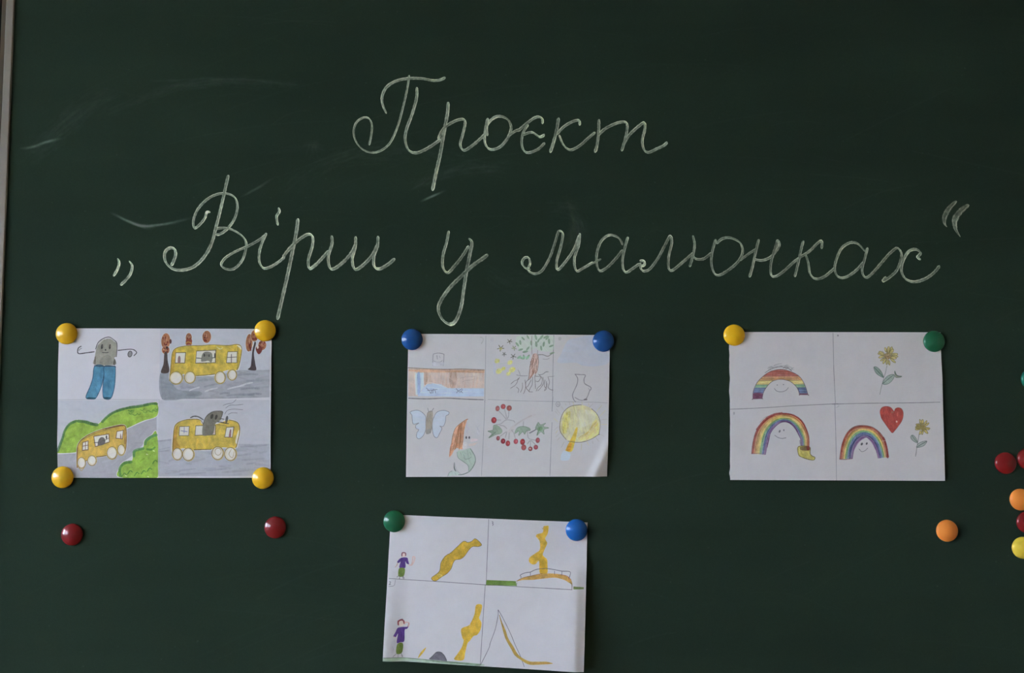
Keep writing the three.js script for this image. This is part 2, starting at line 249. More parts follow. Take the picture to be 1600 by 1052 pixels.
// ------------------------------------------------------------------ the drawings: sheets of paper with drawn and painted canvases
const PX = 4;                                                       // canvas pixels per picture pixel
class Sheet {
  constructor(corners, light, white, soft = 0.15, dim = 0.95) {
    this.soft = soft; this.dim = dim;                              // corners: top left, top right, bottom right, bottom left
    this.corners = corners; this.light = light;
    const [a, b, c, d] = corners, w = Math.round(PX * (Math.hypot(b[0] - a[0], b[1] - a[1]) + Math.hypot(c[0] - d[0], c[1] - d[1])) / 2), h = Math.round(PX * (Math.hypot(d[0] - a[0], d[1] - a[1]) + Math.hypot(c[0] - b[0], c[1] - b[1])) / 2);
    this.w = w; this.h = h;
    this.cv = document.createElement('canvas'); this.cv.width = w; this.cv.height = h;
    this.c = this.cv.getContext('2d');
    const im = this.c.createImageData(w, h);
    for (let y = 0; y < h; y++) for (let x = 0; x < w; x++) { const v = 1 + 0.02 * fbm(x / 90, y / 90, 3) + rr(-0.012, 0.012), i = (y * w + x) * 4; for (let k = 0; k < 3; k++) im.data[i + k] = Math.min(255, white[k] * v); im.data[i + 3] = 255; }
    this.c.putImageData(im, 0, 0);
    this.c.lineCap = this.c.lineJoin = 'round';
    // affine map from picture pixels to canvas pixels, from the mid lines of the sheet
    const mx = (p, q) => [(p[0] + q[0]) / 2, (p[1] + q[1]) / 2], l = mx(a, d), r = mx(b, c), t = mx(a, b), o = mx(d, c), ctr = mx(l, r);
    const e = [(r[0] - l[0]) / w, (r[1] - l[1]) / w], f = [(o[0] - t[0]) / h, (o[1] - t[1]) / h], det = e[0] * f[1] - e[1] * f[0];
    const m = [f[1] / det, -e[1] / det, -f[0] / det, e[0] / det];
    this.m = [...m, w / 2 - m[0] * ctr[0] - m[2] * ctr[1], h / 2 - m[1] * ctr[0] - m[3] * ctr[1]];
  }
  view(x0, y0, x1, y1, zoomed) {                                    // draw in the coordinates of an enlargement of that region
    const k = this.k = (x1 - x0) / zoomed, [a, b, c, d, e, f] = this.m;
    this.c.setTransform(a * k, b * k, c * k, d * k, a * x0 + c * y0 + e, b * x0 + d * y0 + f);
  }
  color(rgb, alpha = 1) { const g = rgb[0] * 0.3 + rgb[1] * 0.59 + rgb[2] * 0.11, q = rgb.map((v, i) => Math.round(toS(toLin((v + (g - v) * this.soft) * this.dim) / this.light[i]))); return `rgba(${q[0]},${q[1]},${q[2]},${alpha})`; }
  trace(pts, closed, straight) { const p = straight ? pts : rom(pts, closed, 7), c = this.c; c.beginPath(); p.forEach(([x, y], i) => i ? c.lineTo(x, y) : c.moveTo(x, y)); if (closed) c.closePath(); }
  // a drawn line: width in picture pixels, uneven like a pencil or a felt pen
  line(pts, width, rgb, alpha = 0.85, straight = false) {
    const c = this.c, p = straight ? pts : rom(pts, false, 7);
    this.trace(p, false, true); c.strokeStyle = this.color(rgb, alpha * 0.8); c.lineWidth = width / this.k * 0.85; c.stroke();
    c.lineCap = 'butt';
    for (let i = 1; i < p.length - 2; i += 2) {
      c.strokeStyle = this.color(rgb, alpha * rr(0, 0.6)); c.lineWidth = width / this.k * rr(0.5, 1.1);
      c.beginPath(); c.moveTo(p[i - 1][0], p[i - 1][1]); c.lineTo(p[i][0], p[i][1]); c.lineTo(p[i + 1][0], p[i + 1][1]); c.lineTo(p[i + 2][0], p[i + 2][1]); c.stroke();
    }
    c.lineCap = 'round';
  }
  halo(pts, width, rgb = [204, 206, 214], alpha = 0.7) { const c = this.c; this.trace(pts, true); c.strokeStyle = this.color(rgb, alpha); c.lineWidth = width / this.k; c.stroke(); }
  loop(pts, width, rgb, alpha) { const p = rom(pts, true, 7); this.line([...p, p[0]].filter((q, i, a) => !i || Math.hypot(q[0] - a[i - 1][0], q[1] - a[i - 1][1]) > 1), width, rgb, alpha, true); }
  ell(x, y, rx, ry, turn = 0) { const out = []; for (let i = 0; i < 14; i++) { const a = i / 14 * Math.PI * 2, p = Math.cos(a) * rx, q = Math.sin(a) * ry; out.push([x + p * Math.cos(turn) - q * Math.sin(turn), y + p * Math.sin(turn) + q * Math.cos(turn)]); } return out; }
  // a painted area: a wash and, on top, brush or pencil strokes of nearby tones
  fill(pts, rgb, { alpha = 0.95, n = 40, dir = 0, spread = 0.5, vary = 20, wide = 2.5, tone = 0.5, straight = false, long = 0.35 } = {}) {
    const c = this.c; c.save(); this.trace(pts, true, straight);
    c.fillStyle = this.color(rgb, alpha); c.fill(); c.clip();
    const xs = pts.map((p) => p[0]), ys = pts.map((p) => p[1]), x0 = Math.min(...xs), x1 = Math.max(...xs), y0 = Math.min(...ys), y1 = Math.max(...ys), size = Math.max(x1 - x0, y1 - y0);
    for (let i = 0; i < n; i++) {
      const x = rr(x0, x1), y = rr(y0, y1), a = dir + rr(-spread, spread), l = size * long * rr(0.3, 1), v = rr(-vary, vary);
      c.strokeStyle = this.color(rgb.map((q) => Math.min(255, Math.max(0, q + v + rr(-4, 4)))), tone * rr(0.4, 1)); c.lineWidth = wide / this.k * rr(0.5, 1.3);
      c.beginPath(); c.moveTo(x - Math.cos(a) * l / 2, y - Math.sin(a) * l / 2); c.quadraticCurveTo(x + rr(-0.05, 0.05) * l, y + rr(-0.05, 0.05) * l, x + Math.cos(a) * l / 2, y + Math.sin(a) * l / 2); c.stroke();
    }
    c.restore();
  }
  // coloured-pencil shading with paper showing through
  hatch(pts, rgb, { n = 60, dir = 1.2, spread = 0.15, wide = 0.9, alpha = 0.4, long = 0.5, base = 0.25, straight = false } = {}) {
    this.fill(pts, rgb, { alpha: base, n, dir, spread, vary: 18, wide, tone: alpha * 1.6, long, straight });
  }
  // grain of pigment: only where there is paint or pencil
  finish() {
    const { w, h } = this, im = this.c.getImageData(0, 0, w, h), d = im.data;
    for (let y = 0; y < h; y++) for (let x = 0; x < w; x++) {
      const i = (y * w + x) * 4, much = Math.min(1, (Math.max(d[i], d[i + 1], d[i + 2]) - Math.min(d[i], d[i + 1], d[i + 2])) / 90 + (230 - (d[i] + d[i + 1] + d[i + 2]) / 3) / 160);
      if (much < 0.06) continue;
      const v = much * (0.08 * perlin.noise(x / 5.3, y / 5.3, 1.5) + 0.10 * perlin.noise(x / 21, y / 27, 6.5) + 0.10 * perlin.noise(x / 70, y / 50, 2.5) + rr(-0.03, 0.03));
      for (let k = 0; k < 3; k++) d[i + k] = Math.max(0, Math.min(255, d[i + k] * (1 + v)));
    }
    this.c.setTransform(1, 0, 0, 1, 0, 0); this.c.putImageData(im, 0, 0);
  }
  dabs(list, rgb, alpha = 0.85) { for (const [x, y, rx, ry = rx, turn = 0] of list) { this.trace(this.ell(x, y, rx, ry, turn), true); this.c.fillStyle = this.color(rgb, alpha); this.c.fill(); } }
}
// ---- sheet 1: four painted pictures of a grey figure and a yellow bus
const s1 = new Sheet([[91, 513], [424, 514], [422.3, 747], [89, 747]], [0.58, 0.61, 0.72], [231, 229, 231], 0.17, 0.98);
{
  const s = s1, INK = [48, 46, 52], YEL = [190, 166, 52], YO = [96, 80, 44], BLU = [170, 177, 198], ROAD = [140, 147, 165], WHITE = [196, 198, 208], GREY = [112, 112, 108];
  s.view(80, 500, 260, 630, 1457);                                  // figure in blue trousers
  s.fill([[548, 572], [550, 480], [572, 360], [620, 275], [680, 245], [740, 240], [790, 272], [825, 315], [826, 455], [798, 482], [815, 520], [803, 576]], [134, 134, 127], { vary: 10, dir: 1.4, wide: 3 });
  s.fill([[620, 560], [650, 470], [740, 455], [770, 560]], [118, 118, 112], { alpha: 0.6, n: 10 });
  s.fill([[800, 500], [818, 530], [806, 576], [785, 560]], [92, 88, 84], { n: 6 });
  s.fill([[545, 560], [548, 480], [562, 470], [560, 560]], [92, 88, 84], { n: 6, alpha: 0.7 });
  s.line([[560, 372], [590, 292], [650, 242], [725, 220], [782, 250], [830, 308], [826, 470]], 1.5, [62, 60, 66]);
  s.line([[600, 310], [660, 250], [690, 245]], 0.9, [205, 205, 205], 0.7);
  s.dabs([[640, 342, 13, 32, 0.1], [740, 342, 13, 32, 0.1]], INK); s.dabs([[645, 335, 5, 12], [744, 335, 5, 12]], [120, 118, 115], 0.6);
  s.dabs([[685, 383, 9, 11]], INK); s.line([[644, 417], [685, 419], [722, 415]], 1.3, INK);
  s.line([[541, 407], [440, 421], [350, 431], [329, 408], [338, 360], [372, 337]], 1.8, INK); s.line([[345, 392], [360, 372], [380, 362]], 0.9, INK, 0.7);
  s.line([[845, 390], [920, 381], [1000, 375], [1050, 384], [1082, 418], [1050, 456]], 1.6, INK); s.fill(s.ell(998, 436, 26, 38, 0.2), [120, 120, 130], { n: 4 }); s.loop(s.ell(998, 436, 26, 38, 0.2), 1.3, INK, 0.8);
  const lg = [[552, 588], [668, 594], [664, 720], [642, 830], [602, 930], [560, 1000], [500, 1008], [440, 984], [492, 850], [527, 740]], rg = [[674, 594], [800, 594], [815, 622], [811, 800], [782, 950], [742, 1010], [690, 1008], [660, 978], [655, 860], [669, 720]];
  for (const g of [lg, rg]) { s.fill(g, [58, 122, 165], { vary: 14, dir: 1.5, wide: 4, n: 30 }); s.loop(g, 1.3, [28, 62, 92], 0.8); }
  s.fill([[470, 985], [560, 990], [552, 1008], [450, 1005]], [22, 66, 88], { n: 4, alpha: 0.8 }); s.fill([[668, 985], [750, 985], [735, 1012], [690, 1010]], [22, 66, 88], { n: 4, alpha: 0.8 });
  s.line([[545, 586], [680, 592], [810, 590]], 1.6, [38, 52, 70]);
  s.line([[80, 1016], [700, 1012], [1380, 1016]], 0.7, [140, 145, 160], 0.8);

  s.view(245, 500, 435, 630, 1538);                                 // bus among autumn trees
  s.fill([[40, 110], [1430, 110], [1430, 660], [40, 690]], BLU, { straight: true, alpha: 0.75, n: 60, dir: 0, vary: 10, wide: 5, tone: 0.3 });
  s.fill([[45, 690], [200, 670], [700, 720], [1050, 640], [1425, 635], [1425, 985], [900, 1000], [70, 1012]], ROAD, { straight: true, alpha: 0.75, n: 110, dir: 0.02, spread: 0.35, vary: 20, wide: 3.6, tone: 0.5, long: 0.2 });
  s.fill([[45, 690], [170, 680], [230, 850], [330, 900], [540, 910], [560, 960], [340, 1005], [75, 1010]], [122, 131, 148], { alpha: 0.7, n: 24, vary: 10, wide: 4 });
  for (const [x, y, l] of [[1150, 690, 240], [1230, 770, 180], [1180, 870, 230], [1060, 950, 330], [1240, 940, 150], [860, 930, 110], [590, 760, 110]]) s.line([[x - l / 2, y + 12], [x, y], [x + l / 2, y + 4]], 3.6, [118, 124, 146], 0.5);
  for (const [x, y, l] of [[1000, 850, 200], [1130, 810, 160], [690, 880, 150], [480, 870, 120]]) s.line([[x - l / 2, y + 30], [x, y + 4], [x + l / 2, y - 12]], 2.6, [188, 193, 208], 0.7);
  const crown = (x, y, rx, ry) => {
    s.halo(s.ell(x, y, rx, ry, 0.05), 2.0, [200, 204, 214], 0.4);
    s.fill(s.ell(x, y, rx, ry, 0.05), [152, 92, 60], { n: 18, dir: 1.5, vary: 26, wide: 2, tone: 0.7 });
    for (let i = 0; i < 9; i++) s.dabs([[x + rr(-0.55, 0.55) * rx, y + rr(-0.5, 0.85) * ry, rx * rr(0.12, 0.3), ry * rr(0.12, 0.25), rr(-0.6, 0.6)]], i % 3 ? [112, 36, 22] : [84, 24, 22], 0.85);
    for (let i = 0; i < 4; i++) { const h = x + rr(-0.6, 0.5) * rx; s.line([[h, y - ry * rr(0.3, 0.7)], [h + rr(-3, 6), y + ry * rr(0, 0.2)]], 0.8, [205, 160, 130], 0.6); }
  };
  crown(112, 270, 56, 100); crown(112, 385, 48, 50); s.dabs([[172, 275, 14, 30]], [70, 26, 26]);
  s.fill([[98, 420], [130, 420], [140, 520], [160, 662], [58, 672], [88, 560]], [66, 54, 52], { n: 10, dir: 1.5 });
  s.dabs([[128, 350, 14, 14]], [30, 22, 24]);
  crown(402, 225, 38, 58); s.fill([[370, 250], [440, 250], [430, 330], [375, 330]], [140, 62, 40], { n: 8 }); s.line([[365, 300], [400, 280], [445, 306]], 1.6, [190, 150, 50]);
  crown(630, 215, 55, 78);
  crown(1165, 290, 42, 112); crown(1232, 200, 46, 72); crown(1330, 320, 50, 62); s.fill([[1250, 350], [1300, 320], [1330, 380], [1295, 435], [1262, 410]], [104, 40, 32], { n: 8 });
  s.dabs([[1272, 345, 14, 22], [1215, 320, 9, 24, 0.5]], [214, 206, 208]);
  s.fill([[1232, 282], [1250, 300], [1226, 420], [1244, 560], [1252, 640], [1152, 630], [1188, 585], [1206, 400]], [58, 48, 54], { n: 8, dir: 1.5 });
  const bus = [[178, 770], [184, 560], [198, 420], [245, 362], [370, 332], [560, 328], [700, 318], [900, 326], [1000, 312], [1056, 330], [1072, 390], [1058, 500], [1035, 610], [1000, 640], [890, 640], [740, 690], [510, 712], [340, 690]];
  s.halo(bus, 3);
  s.fill(bus, YEL, { n: 50, vary: 16, dir: 1.3, wide: 4 });
  s.fill([[180, 770], [188, 560], [205, 420], [245, 372], [225, 560], [215, 700]], [178, 138, 40], { n: 8, alpha: 0.7 });
  s.fill([[390, 380], [470, 380], [470, 640], [400, 650]], [172, 146, 36], { n: 10, alpha: 0.5 });
  s.fill([[1010, 322], [1060, 335], [1068, 380], [1040, 350]], [196, 196, 190], { n: 3 });
  s.line([[760, 345], [800, 370], [830, 355]], 2, [210, 206, 180], 0.6);
  s.line([[165, 780], [182, 560], [198, 420], [245, 360], [370, 330], [560, 326], [700, 316], [900, 324], [1000, 310], [1058, 328], [1074, 390], [1050, 540], [1015, 640]], 1.2, YO, 0.8);
  s.line([[1020, 335], [1030, 480], [1012, 630]], 0.9, YO, 0.7); s.line([[500, 712], [600, 706], [740, 690]], 1.4, YO, 0.8);
  const win = (q) => { s.fill(q, WHITE, { n: 6, vary: 5, straight: true }); s.line([...q, q[0]], 1.3, [88, 78, 54], 0.85, true); };
  win([[240, 418], [366, 416], [356, 550], [234, 550]]); win([[502, 396], [746, 384], [742, 545], [492, 552]]); win([[897, 406], [1018, 402], [1012, 546], [880, 546]]);
  s.fill([[268, 545], [270, 480], [286, 458], [300, 482], [298, 545]], [128, 98, 98], { n: 5 });
  s.fill([[562, 525], [572, 450], [600, 412], [650, 405], [695, 425], [705, 490], [690, 540], [650, 520], [600, 530]], GREY, { n: 14 });
  s.dabs([[602, 450, 9, 20], [662, 455, 8, 18]], INK); s.line([[505, 486], [565, 490]], 1.4, INK); s.line([[700, 486], [730, 478]], 1.4, INK); s.dabs([[735, 455, 9, 34]], INK); s.line([[625, 545], [625, 562]], 1.2, [90, 84, 70]);
  s.line([[895, 478], [1010, 472]], 1.4, [86, 76, 70]); s.line([[943, 440], [943, 546]], 1.6, [86, 76, 80]);
  const wheel = (x, y, rx, ry, col = [126, 108, 46]) => { s.fill(s.ell(x, y, rx, ry), [200, 200, 206], { n: 5, vary: 5 }); s.loop(s.ell(x + rr(-4, 4), y, rx + 4, ry + 3), 1.5, [188, 160, 60], 0.8); s.loop(s.ell(x, y + rr(-4, 4), rx, ry), 1.2, col, 0.85); s.loop(s.ell(x + 4, y, rx - 12, ry - 10), 0.7, [170, 150, 80], 0.6); };
  wheel(248, 740, 78, 78); wheel(425, 730, 65, 74); wheel(805, 735, 62, 76); wheel(956, 698, 54, 66);

  s.view(80, 620, 260, 760, 1353);                                  // bus on a hilly road
  s.fill([[75, 50], [1255, 50], [1255, 660], [75, 660]], [168, 175, 196], { straight: true, alpha: 0.75, n: 50, vary: 8, wide: 5, tone: 0.3 });
  s.fill([[75, 680], [290, 668], [880, 388], [1242, 238], [1242, 445], [1085, 560], [965, 690], [815, 790], [805, 950], [70, 955]], [150, 152, 170], { straight: true, n: 90, dir: -0.45, spread: 0.5, vary: 20, wide: 3, tone: 0.5, long: 0.16 });
  const hill = [[75, 645], [130, 505], [155, 400], [212, 322], [292, 280], [400, 290], [480, 310], [552, 326], [640, 250], [760, 172], [900, 130], [1050, 112], [1180, 80], [1252, 82], [1246, 230], [1080, 290], [880, 382], [700, 460], [450, 600], [285, 655], [78, 665]];
  s.halo(hill, 2);
  s.fill(hill, [130, 170, 50], { n: 70, dir: -0.5, vary: 20, wide: 4, tone: 0.5, long: 0.2 });
  s.line([[75, 640], [132, 500], [160, 405], [215, 328], [295, 290]], 4.5, [52, 104, 62], 0.75); s.line([[320, 292], [400, 300], [480, 325], [540, 335]], 5.5, [48, 98, 60], 0.75); s.line([[600, 300], [680, 225], [770, 176], [900, 138], [1050, 116], [1180, 88], [1245, 90]], 4.5, [48, 100, 58], 0.75);
  for (let i = 0; i < 16; i++) { const x = rr(850, 1230), y = 195 - (x - 850) * 0.12 + rr(-25, 30); s.line([[x, y], [x + rr(15, 35), y + rr(8, 20)], [x + rr(30, 60), y - rr(0, 15)]], 1.6, [74, 126, 44], 0.6); }
  const bush = [[812, 945], [800, 850], [852, 772], [952, 752], [972, 645], [1080, 602], [1102, 520], [1180, 462], [1246, 440], [1252, 945]];
  s.halo(bush, 2.4);
  s.fill(bush, [124, 168, 48], { n: 50, dir: -0.9, vary: 20, wide: 3, tone: 0.5, long: 0.2 });
  s.line([[815, 930], [808, 850], [856, 785], [945, 768]], 5, [58, 116, 52], 0.75); s.line([[975, 700], [985, 640], [1085, 612]], 5, [62, 122, 76], 0.75); s.line([[1110, 560], [1120, 520], [1185, 472], [1240, 455]], 5, [62, 122, 84], 0.75); s.line([[1130, 620], [1180, 625], [1220, 600]], 3.5, [60, 116, 46], 0.75);
  for (const [x, y] of [[860, 910], [930, 880], [1010, 900], [1090, 880], [1160, 850], [1225, 760]]) s.line([[x - 30, y + 30], [x, y - 10], [x + 24, y + 6]], 1.8, [62, 120, 44], 0.8);
  for (const [x, y] of [[880, 930], [1140, 940], [1130, 680], [1210, 640]]) s.dabs([[x, y, 14, 6, 0.3]], [196, 208, 170], 0.8);
  const b3 = [[297, 830], [302, 640], [330, 542], [420, 464], [560, 402], [700, 362], [850, 338], [886, 400], [886, 560], [862, 660], [790, 650], [640, 696], [520, 715], [400, 760], [320, 800]];
  s.halo(b3, 2.6);
  s.fill(b3, [188, 154, 58], { n: 40, vary: 16, dir: 1.3, wide: 4 }); s.loop(b3, 1.5, [100, 74, 48], 0.85); s.line([[360, 510], [560, 420], [700, 385]], 1.1, [92, 84, 60], 0.7); s.line([[640, 385], [800, 350], [850, 345]], 1.8, [92, 60, 50], 0.8);
  s.line([[870, 380], [872, 560]], 1.4, [120, 72, 44], 0.8); s.line([[300, 830], [310, 600]], 1.6, [128, 84, 48], 0.7);
  const win3 = (q) => { s.fill(q, WHITE, { n: 6, vary: 5, straight: true }); s.line([...q, q[0]], 1.5, [100, 68, 50], 0.85, true); };
  win3([[372, 542], [436, 522], [436, 625], [366, 634]]); win3([[502, 470], [680, 442], [688, 535], [522, 590]]); win3([[775, 412], [852, 398], [842, 500], [764, 492]]);
  s.line([[404, 530], [402, 630]], 1.3, [110, 74, 60]); s.line([[370, 585], [436, 572]], 1.3, [110, 74, 60]);
  s.fill([[552, 575], [560, 510], [590, 480], [625, 490], [638, 530], [620, 565]], [96, 90, 92], { n: 10 }); s.line([[505, 545], [555, 540]], 1.3, INK); s.dabs([[652, 480, 9, 22]], INK); s.line([[625, 520], [680, 490]], 1.3, [90, 80, 70]);
  s.fill([[815, 495], [818, 435], [830, 490]], [130, 104, 90], { n: 3 });
  wheel(355, 780, 48, 62, [120, 96, 60]); wheel(480, 748, 50, 58, [120, 96, 60]); wheel(718, 665, 58, 70, [120, 96, 60]); wheel(828, 630, 42, 60, [120, 96, 60]); s.line([[310, 820], [350, 870], [385, 830]], 1.3, [150, 120, 70], 0.8);

  s.view(245, 620, 435, 760, 1428);                                 // figure leaning out of the bus
  s.fill([[25, 45], [1325, 45], [1325, 940], [15, 940]], [169, 175, 195], { straight: true, alpha: 0.75, n: 60, vary: 8, wide: 5, tone: 0.3 });
  s.fill([[20, 520], [170, 500], [950, 560], [1320, 560], [1320, 930], [20, 935]], [150, 155, 176], { straight: true, alpha: 0.6, n: 130, dir: 0, spread: 0.3, vary: 18, wide: 3, tone: 0.45, long: 0.14 });
  for (const [x, y, l] of [[90, 520, 150], [90, 640, 130], [1140, 585, 300], [1130, 740, 250], [1000, 690, 200], [360, 860, 180], [420, 905, 300], [700, 860, 220], [950, 880, 250], [1100, 790, 100]]) s.line([[x - l / 2, y + 8], [x, y], [x + l / 2, y - 10]], 3, [134, 138, 162], 0.5);
  const b4 = [[190, 650], [205, 400], [240, 322], [330, 282], [440, 270], [510, 280], [545, 330], [700, 328], [850, 280], [950, 312], [975, 400], [952, 540], [925, 605], [780, 600], [640, 622], [440, 628], [300, 610]];
  s.halo(b4, 3);
  s.fill(b4, [190, 164, 56], { n: 50, vary: 16, dir: 1.4, wide: 4 });
  s.fill([[195, 640], [210, 420], [250, 350], [240, 520], [280, 600]], [176, 128, 44], { n: 8, alpha: 0.7 });
  s.fill([[925, 520], [960, 400], [965, 440], [945, 560]], [206, 204, 196], { n: 3 });
  s.line([[190, 650], [205, 400], [240, 320], [330, 280], [440, 268], [515, 280], [545, 325]], 1.3, YO, 0.8); s.line([[850, 278], [950, 310], [976, 400], [950, 540], [930, 605]], 1.4, [88, 76, 50], 0.8); s.line([[440, 628], [640, 622]], 1.6, YO, 0.85); s.line([[700, 330], [820, 350]], 1, YO, 0.6);
  win([[272, 356], [386, 352], [380, 462], [265, 462]]); win([[462, 346], [692, 342], [690, 452], [452, 460]]); win([[820, 365], [906, 360], [890, 482], [800, 480]]);
  s.line([[290, 405], [360, 415]], 1.6, [112, 116, 176]); s.line([[328, 365], [325, 430]], 1.4, [112, 116, 176]);
  s.fill([[848, 478], [860, 400], [875, 395], [872, 478]], [140, 96, 100], { n: 3 }); s.fill([[645, 440], [680, 350], [680, 440]], [190, 150, 150], { n: 3, alpha: 0.5 });
  s.fill([[540, 452], [546, 335], [580, 245], [650, 188], [732, 174], [772, 192], [748, 280], [692, 322], [664, 440], [600, 460]], [108, 106, 98], { n: 24, dir: 1.2, vary: 16, wide: 3 });
  s.line([[546, 335], [580, 245], [650, 186], [732, 174], [776, 190], [748, 278]], 1.2, [66, 64, 60], 0.8);
  s.dabs([[650, 238, 16, 30, 0.4], [700, 246, 14, 30, 0.3]], [56, 54, 52], 0.9);
  s.line([[402, 252], [440, 236], [492, 242], [548, 276]], 2.2, [70, 70, 76]); s.line([[720, 300], [790, 312], [842, 322]], 1.7, INK); s.line([[742, 262], [790, 270]], 1.5, [80, 78, 82]); s.dabs([[823, 272, 15, 42, 0.15]], [66, 66, 74]);
  for (const q of [[[780, 108], [830, 90], [890, 78], [930, 40]], [[810, 140], [860, 106], [930, 104], [1015, 96]], [[800, 210], [830, 168], [900, 152], [1010, 160]], [[840, 215], [880, 196], [945, 198]]]) s.line(q, 1, [98, 100, 116], 0.7);
  for (const [x, y, rx, ry] of [[246, 676, 54, 68], [372, 682, 64, 72], [716, 668, 66, 74], [866, 676, 66, 76]]) wheel(x, y, rx, ry, [112, 92, 56]);
  s.loop(s.ell(722, 650, 36, 40), 0.9, [140, 116, 70], 0.7); s.line([[880, 620], [850, 680], [890, 720], [910, 650]], 0.9, [140, 116, 70], 0.7);
  s.finish();
}
// ---- sheet 2: six small pencil drawings
const s2 = new Sheet([[637.7, 521.7], [953.4, 523.6], [948.6, 744.8], [634.7, 745.2]], [0.505, 0.51, 0.54], [231, 229, 227], 0.26, 1.03);
{
  const s = s2, P = [104, 102, 108];
  s.view(625, 510, 765, 630, 1227);
  s.line([[1176, 130], [1170, 600], [1160, 1050]], 0.8, [120, 120, 126], 0.85);
  s.line([[450, 545], [455, 400], [480, 380], [530, 372], [595, 384], [604, 405], [594, 548]], 1.1, P, 0.75); s.line([[465, 480], [500, 495], [560, 492], [580, 470]], 0.9, P, 0.7); s.fill([[452, 498], [596, 498], [594, 545], [450, 545]], [164, 164, 172], { alpha: 0.6, n: 10 }); s.line([[508, 405], [512, 455]], 1, P); s.line([[540, 410], [552, 440]], 0.7, P, 0.6);
  s.line([[1100, 150], [1135, 165], [1138, 200], [1115, 240]], 1.5, [150, 148, 146], 0.9);
  s.hatch([[115, 600], [1160, 605], [1155, 850], [640, 850], [360, 800], [330, 960], [115, 965]], [182, 154, 140], { straight: true, base: 0.6, dir: 1.57, n: 110, wide: 1.6, long: 0.14 });
  s.hatch([[120, 590], [600, 600], [1160, 606], [1155, 645], [660, 640], [330, 640], [120, 620]], [176, 132, 100], { straight: true, base: 0.6, dir: 0.02, n: 30, wide: 1.3 });
  s.line([[115, 575], [300, 585], [600, 596], [850, 592], [1155, 602]], 1.7, [128, 96, 74], 0.75);
  s.hatch([[680, 650], [780, 650], [760, 830], [690, 840]], [158, 122, 100], { base: 0.4, n: 26, dir: 1.57 }); s.hatch([[335, 640], [390, 650], [370, 780], [335, 800]], [160, 126, 104], { base: 0.4, n: 16, dir: 1.57 });
  s.hatch([[215, 650], [320, 640], [330, 840], [240, 950], [215, 940]], [164, 180, 206], { straight: true, base: 0.9, n: 20, dir: 1.57 }); s.hatch([[238, 660], [278, 660], [280, 930], [245, 935]], [122, 146, 186], { base: 0.6, n: 20, dir: 1.57 });
  s.hatch([[240, 960], [330, 840], [370, 800], [450, 790], [560, 800], [650, 855], [1150, 860], [1150, 965], [700, 970]], [156, 172, 200], { straight: true, base: 0.9, n: 70, dir: 0, wide: 1.6, long: 0.2 });
  s.line([[215, 640], [210, 800], [225, 950]], 1.6, [206, 196, 190], 0.8); s.line([[325, 640], [335, 820], [420, 780], [640, 845]], 1.2, [196, 194, 198], 0.7);
  for (const q of [[[360, 850], [400, 890]], [[375, 885], [440, 880], [510, 870]], [[410, 900], [420, 925]], [[440, 880], [430, 925]], [[460, 865], [450, 925]], [[480, 880], [490, 920]], [[770, 858], [800, 890], [850, 860]], [[775, 920], [790, 895]], [[800, 898], [830, 905], [860, 870]], [[840, 900], [860, 920]]]) s.line(q, 0.9, [78, 82, 106], 0.8);
  s.line([[860, 765], [920, 745], [1010, 738]], 1, [140, 120, 112], 0.6); s.line([[820, 720], [900, 700], [1040, 690]], 0.8, [150, 126, 116], 0.5);
  s.line([[120, 992], [350, 1000], [640, 992], [900, 1004], [1140, 1012]], 1.8, [92, 92, 98], 0.85);

  s.view(750, 510, 880, 630, 1140);
  s.line([[80, 140], [75, 500], [70, 1045]], 0.4, [130, 130, 136], 0.5); s.line([[1010, 120], [1000, 500], [993, 965]], 0.9, [104, 104, 112], 0.85);
  s.dabs([[168, 185, 26, 30]], [158, 158, 164], 0.6); s.dabs([[1092, 168, 22, 26]], [140, 140, 146], 0.6);
  s.hatch([[500, 150], [640, 120], [900, 120], [1010, 140], [1000, 330], [820, 340], [760, 300], [660, 350], [520, 300]], [160, 178, 160], { base: 0.45, n: 40, dir: 1 });
  const leaf = (x, y, a, l = 34, col = [104, 136, 104]) => { s.dabs([[x, y, l, l * 0.42, a]], col, 0.75); s.line([[x - Math.cos(a) * l, y - Math.sin(a) * l], [x + Math.cos(a) * l, y + Math.sin(a) * l]], 0.5, [74, 100, 76], 0.5); };
  for (const [x, y, a] of [[510, 248, 0.9], [552, 222, 1.4], [590, 168, 0.8], [655, 145, 1.1], [556, 322, -0.3], [655, 305, -0.9], [700, 230, 1.5], [765, 150, 1.3], [800, 195, -1.1], [840, 150, -0.9], [770, 245, 1.5], [838, 300, 1.4], [872, 245, -1.4], [900, 145, -0.5], [945, 205, 1.5], [975, 270, -0.4], [985, 370, -0.3], [920, 160, -0.8], [535, 425, -0.6], [600, 420, 1.4], [655, 425, -1], [575, 440, 0.3], [620, 350, -0.2]]) leaf(x, y, a, rr(28, 40));
  for (const [x, y] of [[540, 430], [600, 430], [650, 430]]) s.dabs([[x, y, 30, 18, -0.5]], [116, 172, 132], 0.5);
  s.line([[710, 130], [708, 260], [712, 390]], 1.2, [120, 100, 92], 0.6); s.line([[790, 330], [785, 390]], 1, [120, 104, 96], 0.6);
  s.hatch([[720, 390], [790, 390], [795, 520], [780, 640], [740, 660], [680, 730], [670, 690], [685, 560]], [176, 140, 126], { base: 0.7, n: 30, dir: 1.6 });
  for (let i = 0; i < 16; i++) { const x = rr(690, 785), y = rr(400, 610); s.line([[x, y], [x + rr(-12, 12), y + 40], [x + rr(-14, 6), y + rr(60, 95)]], 1, [120, 84, 68], 0.75); }
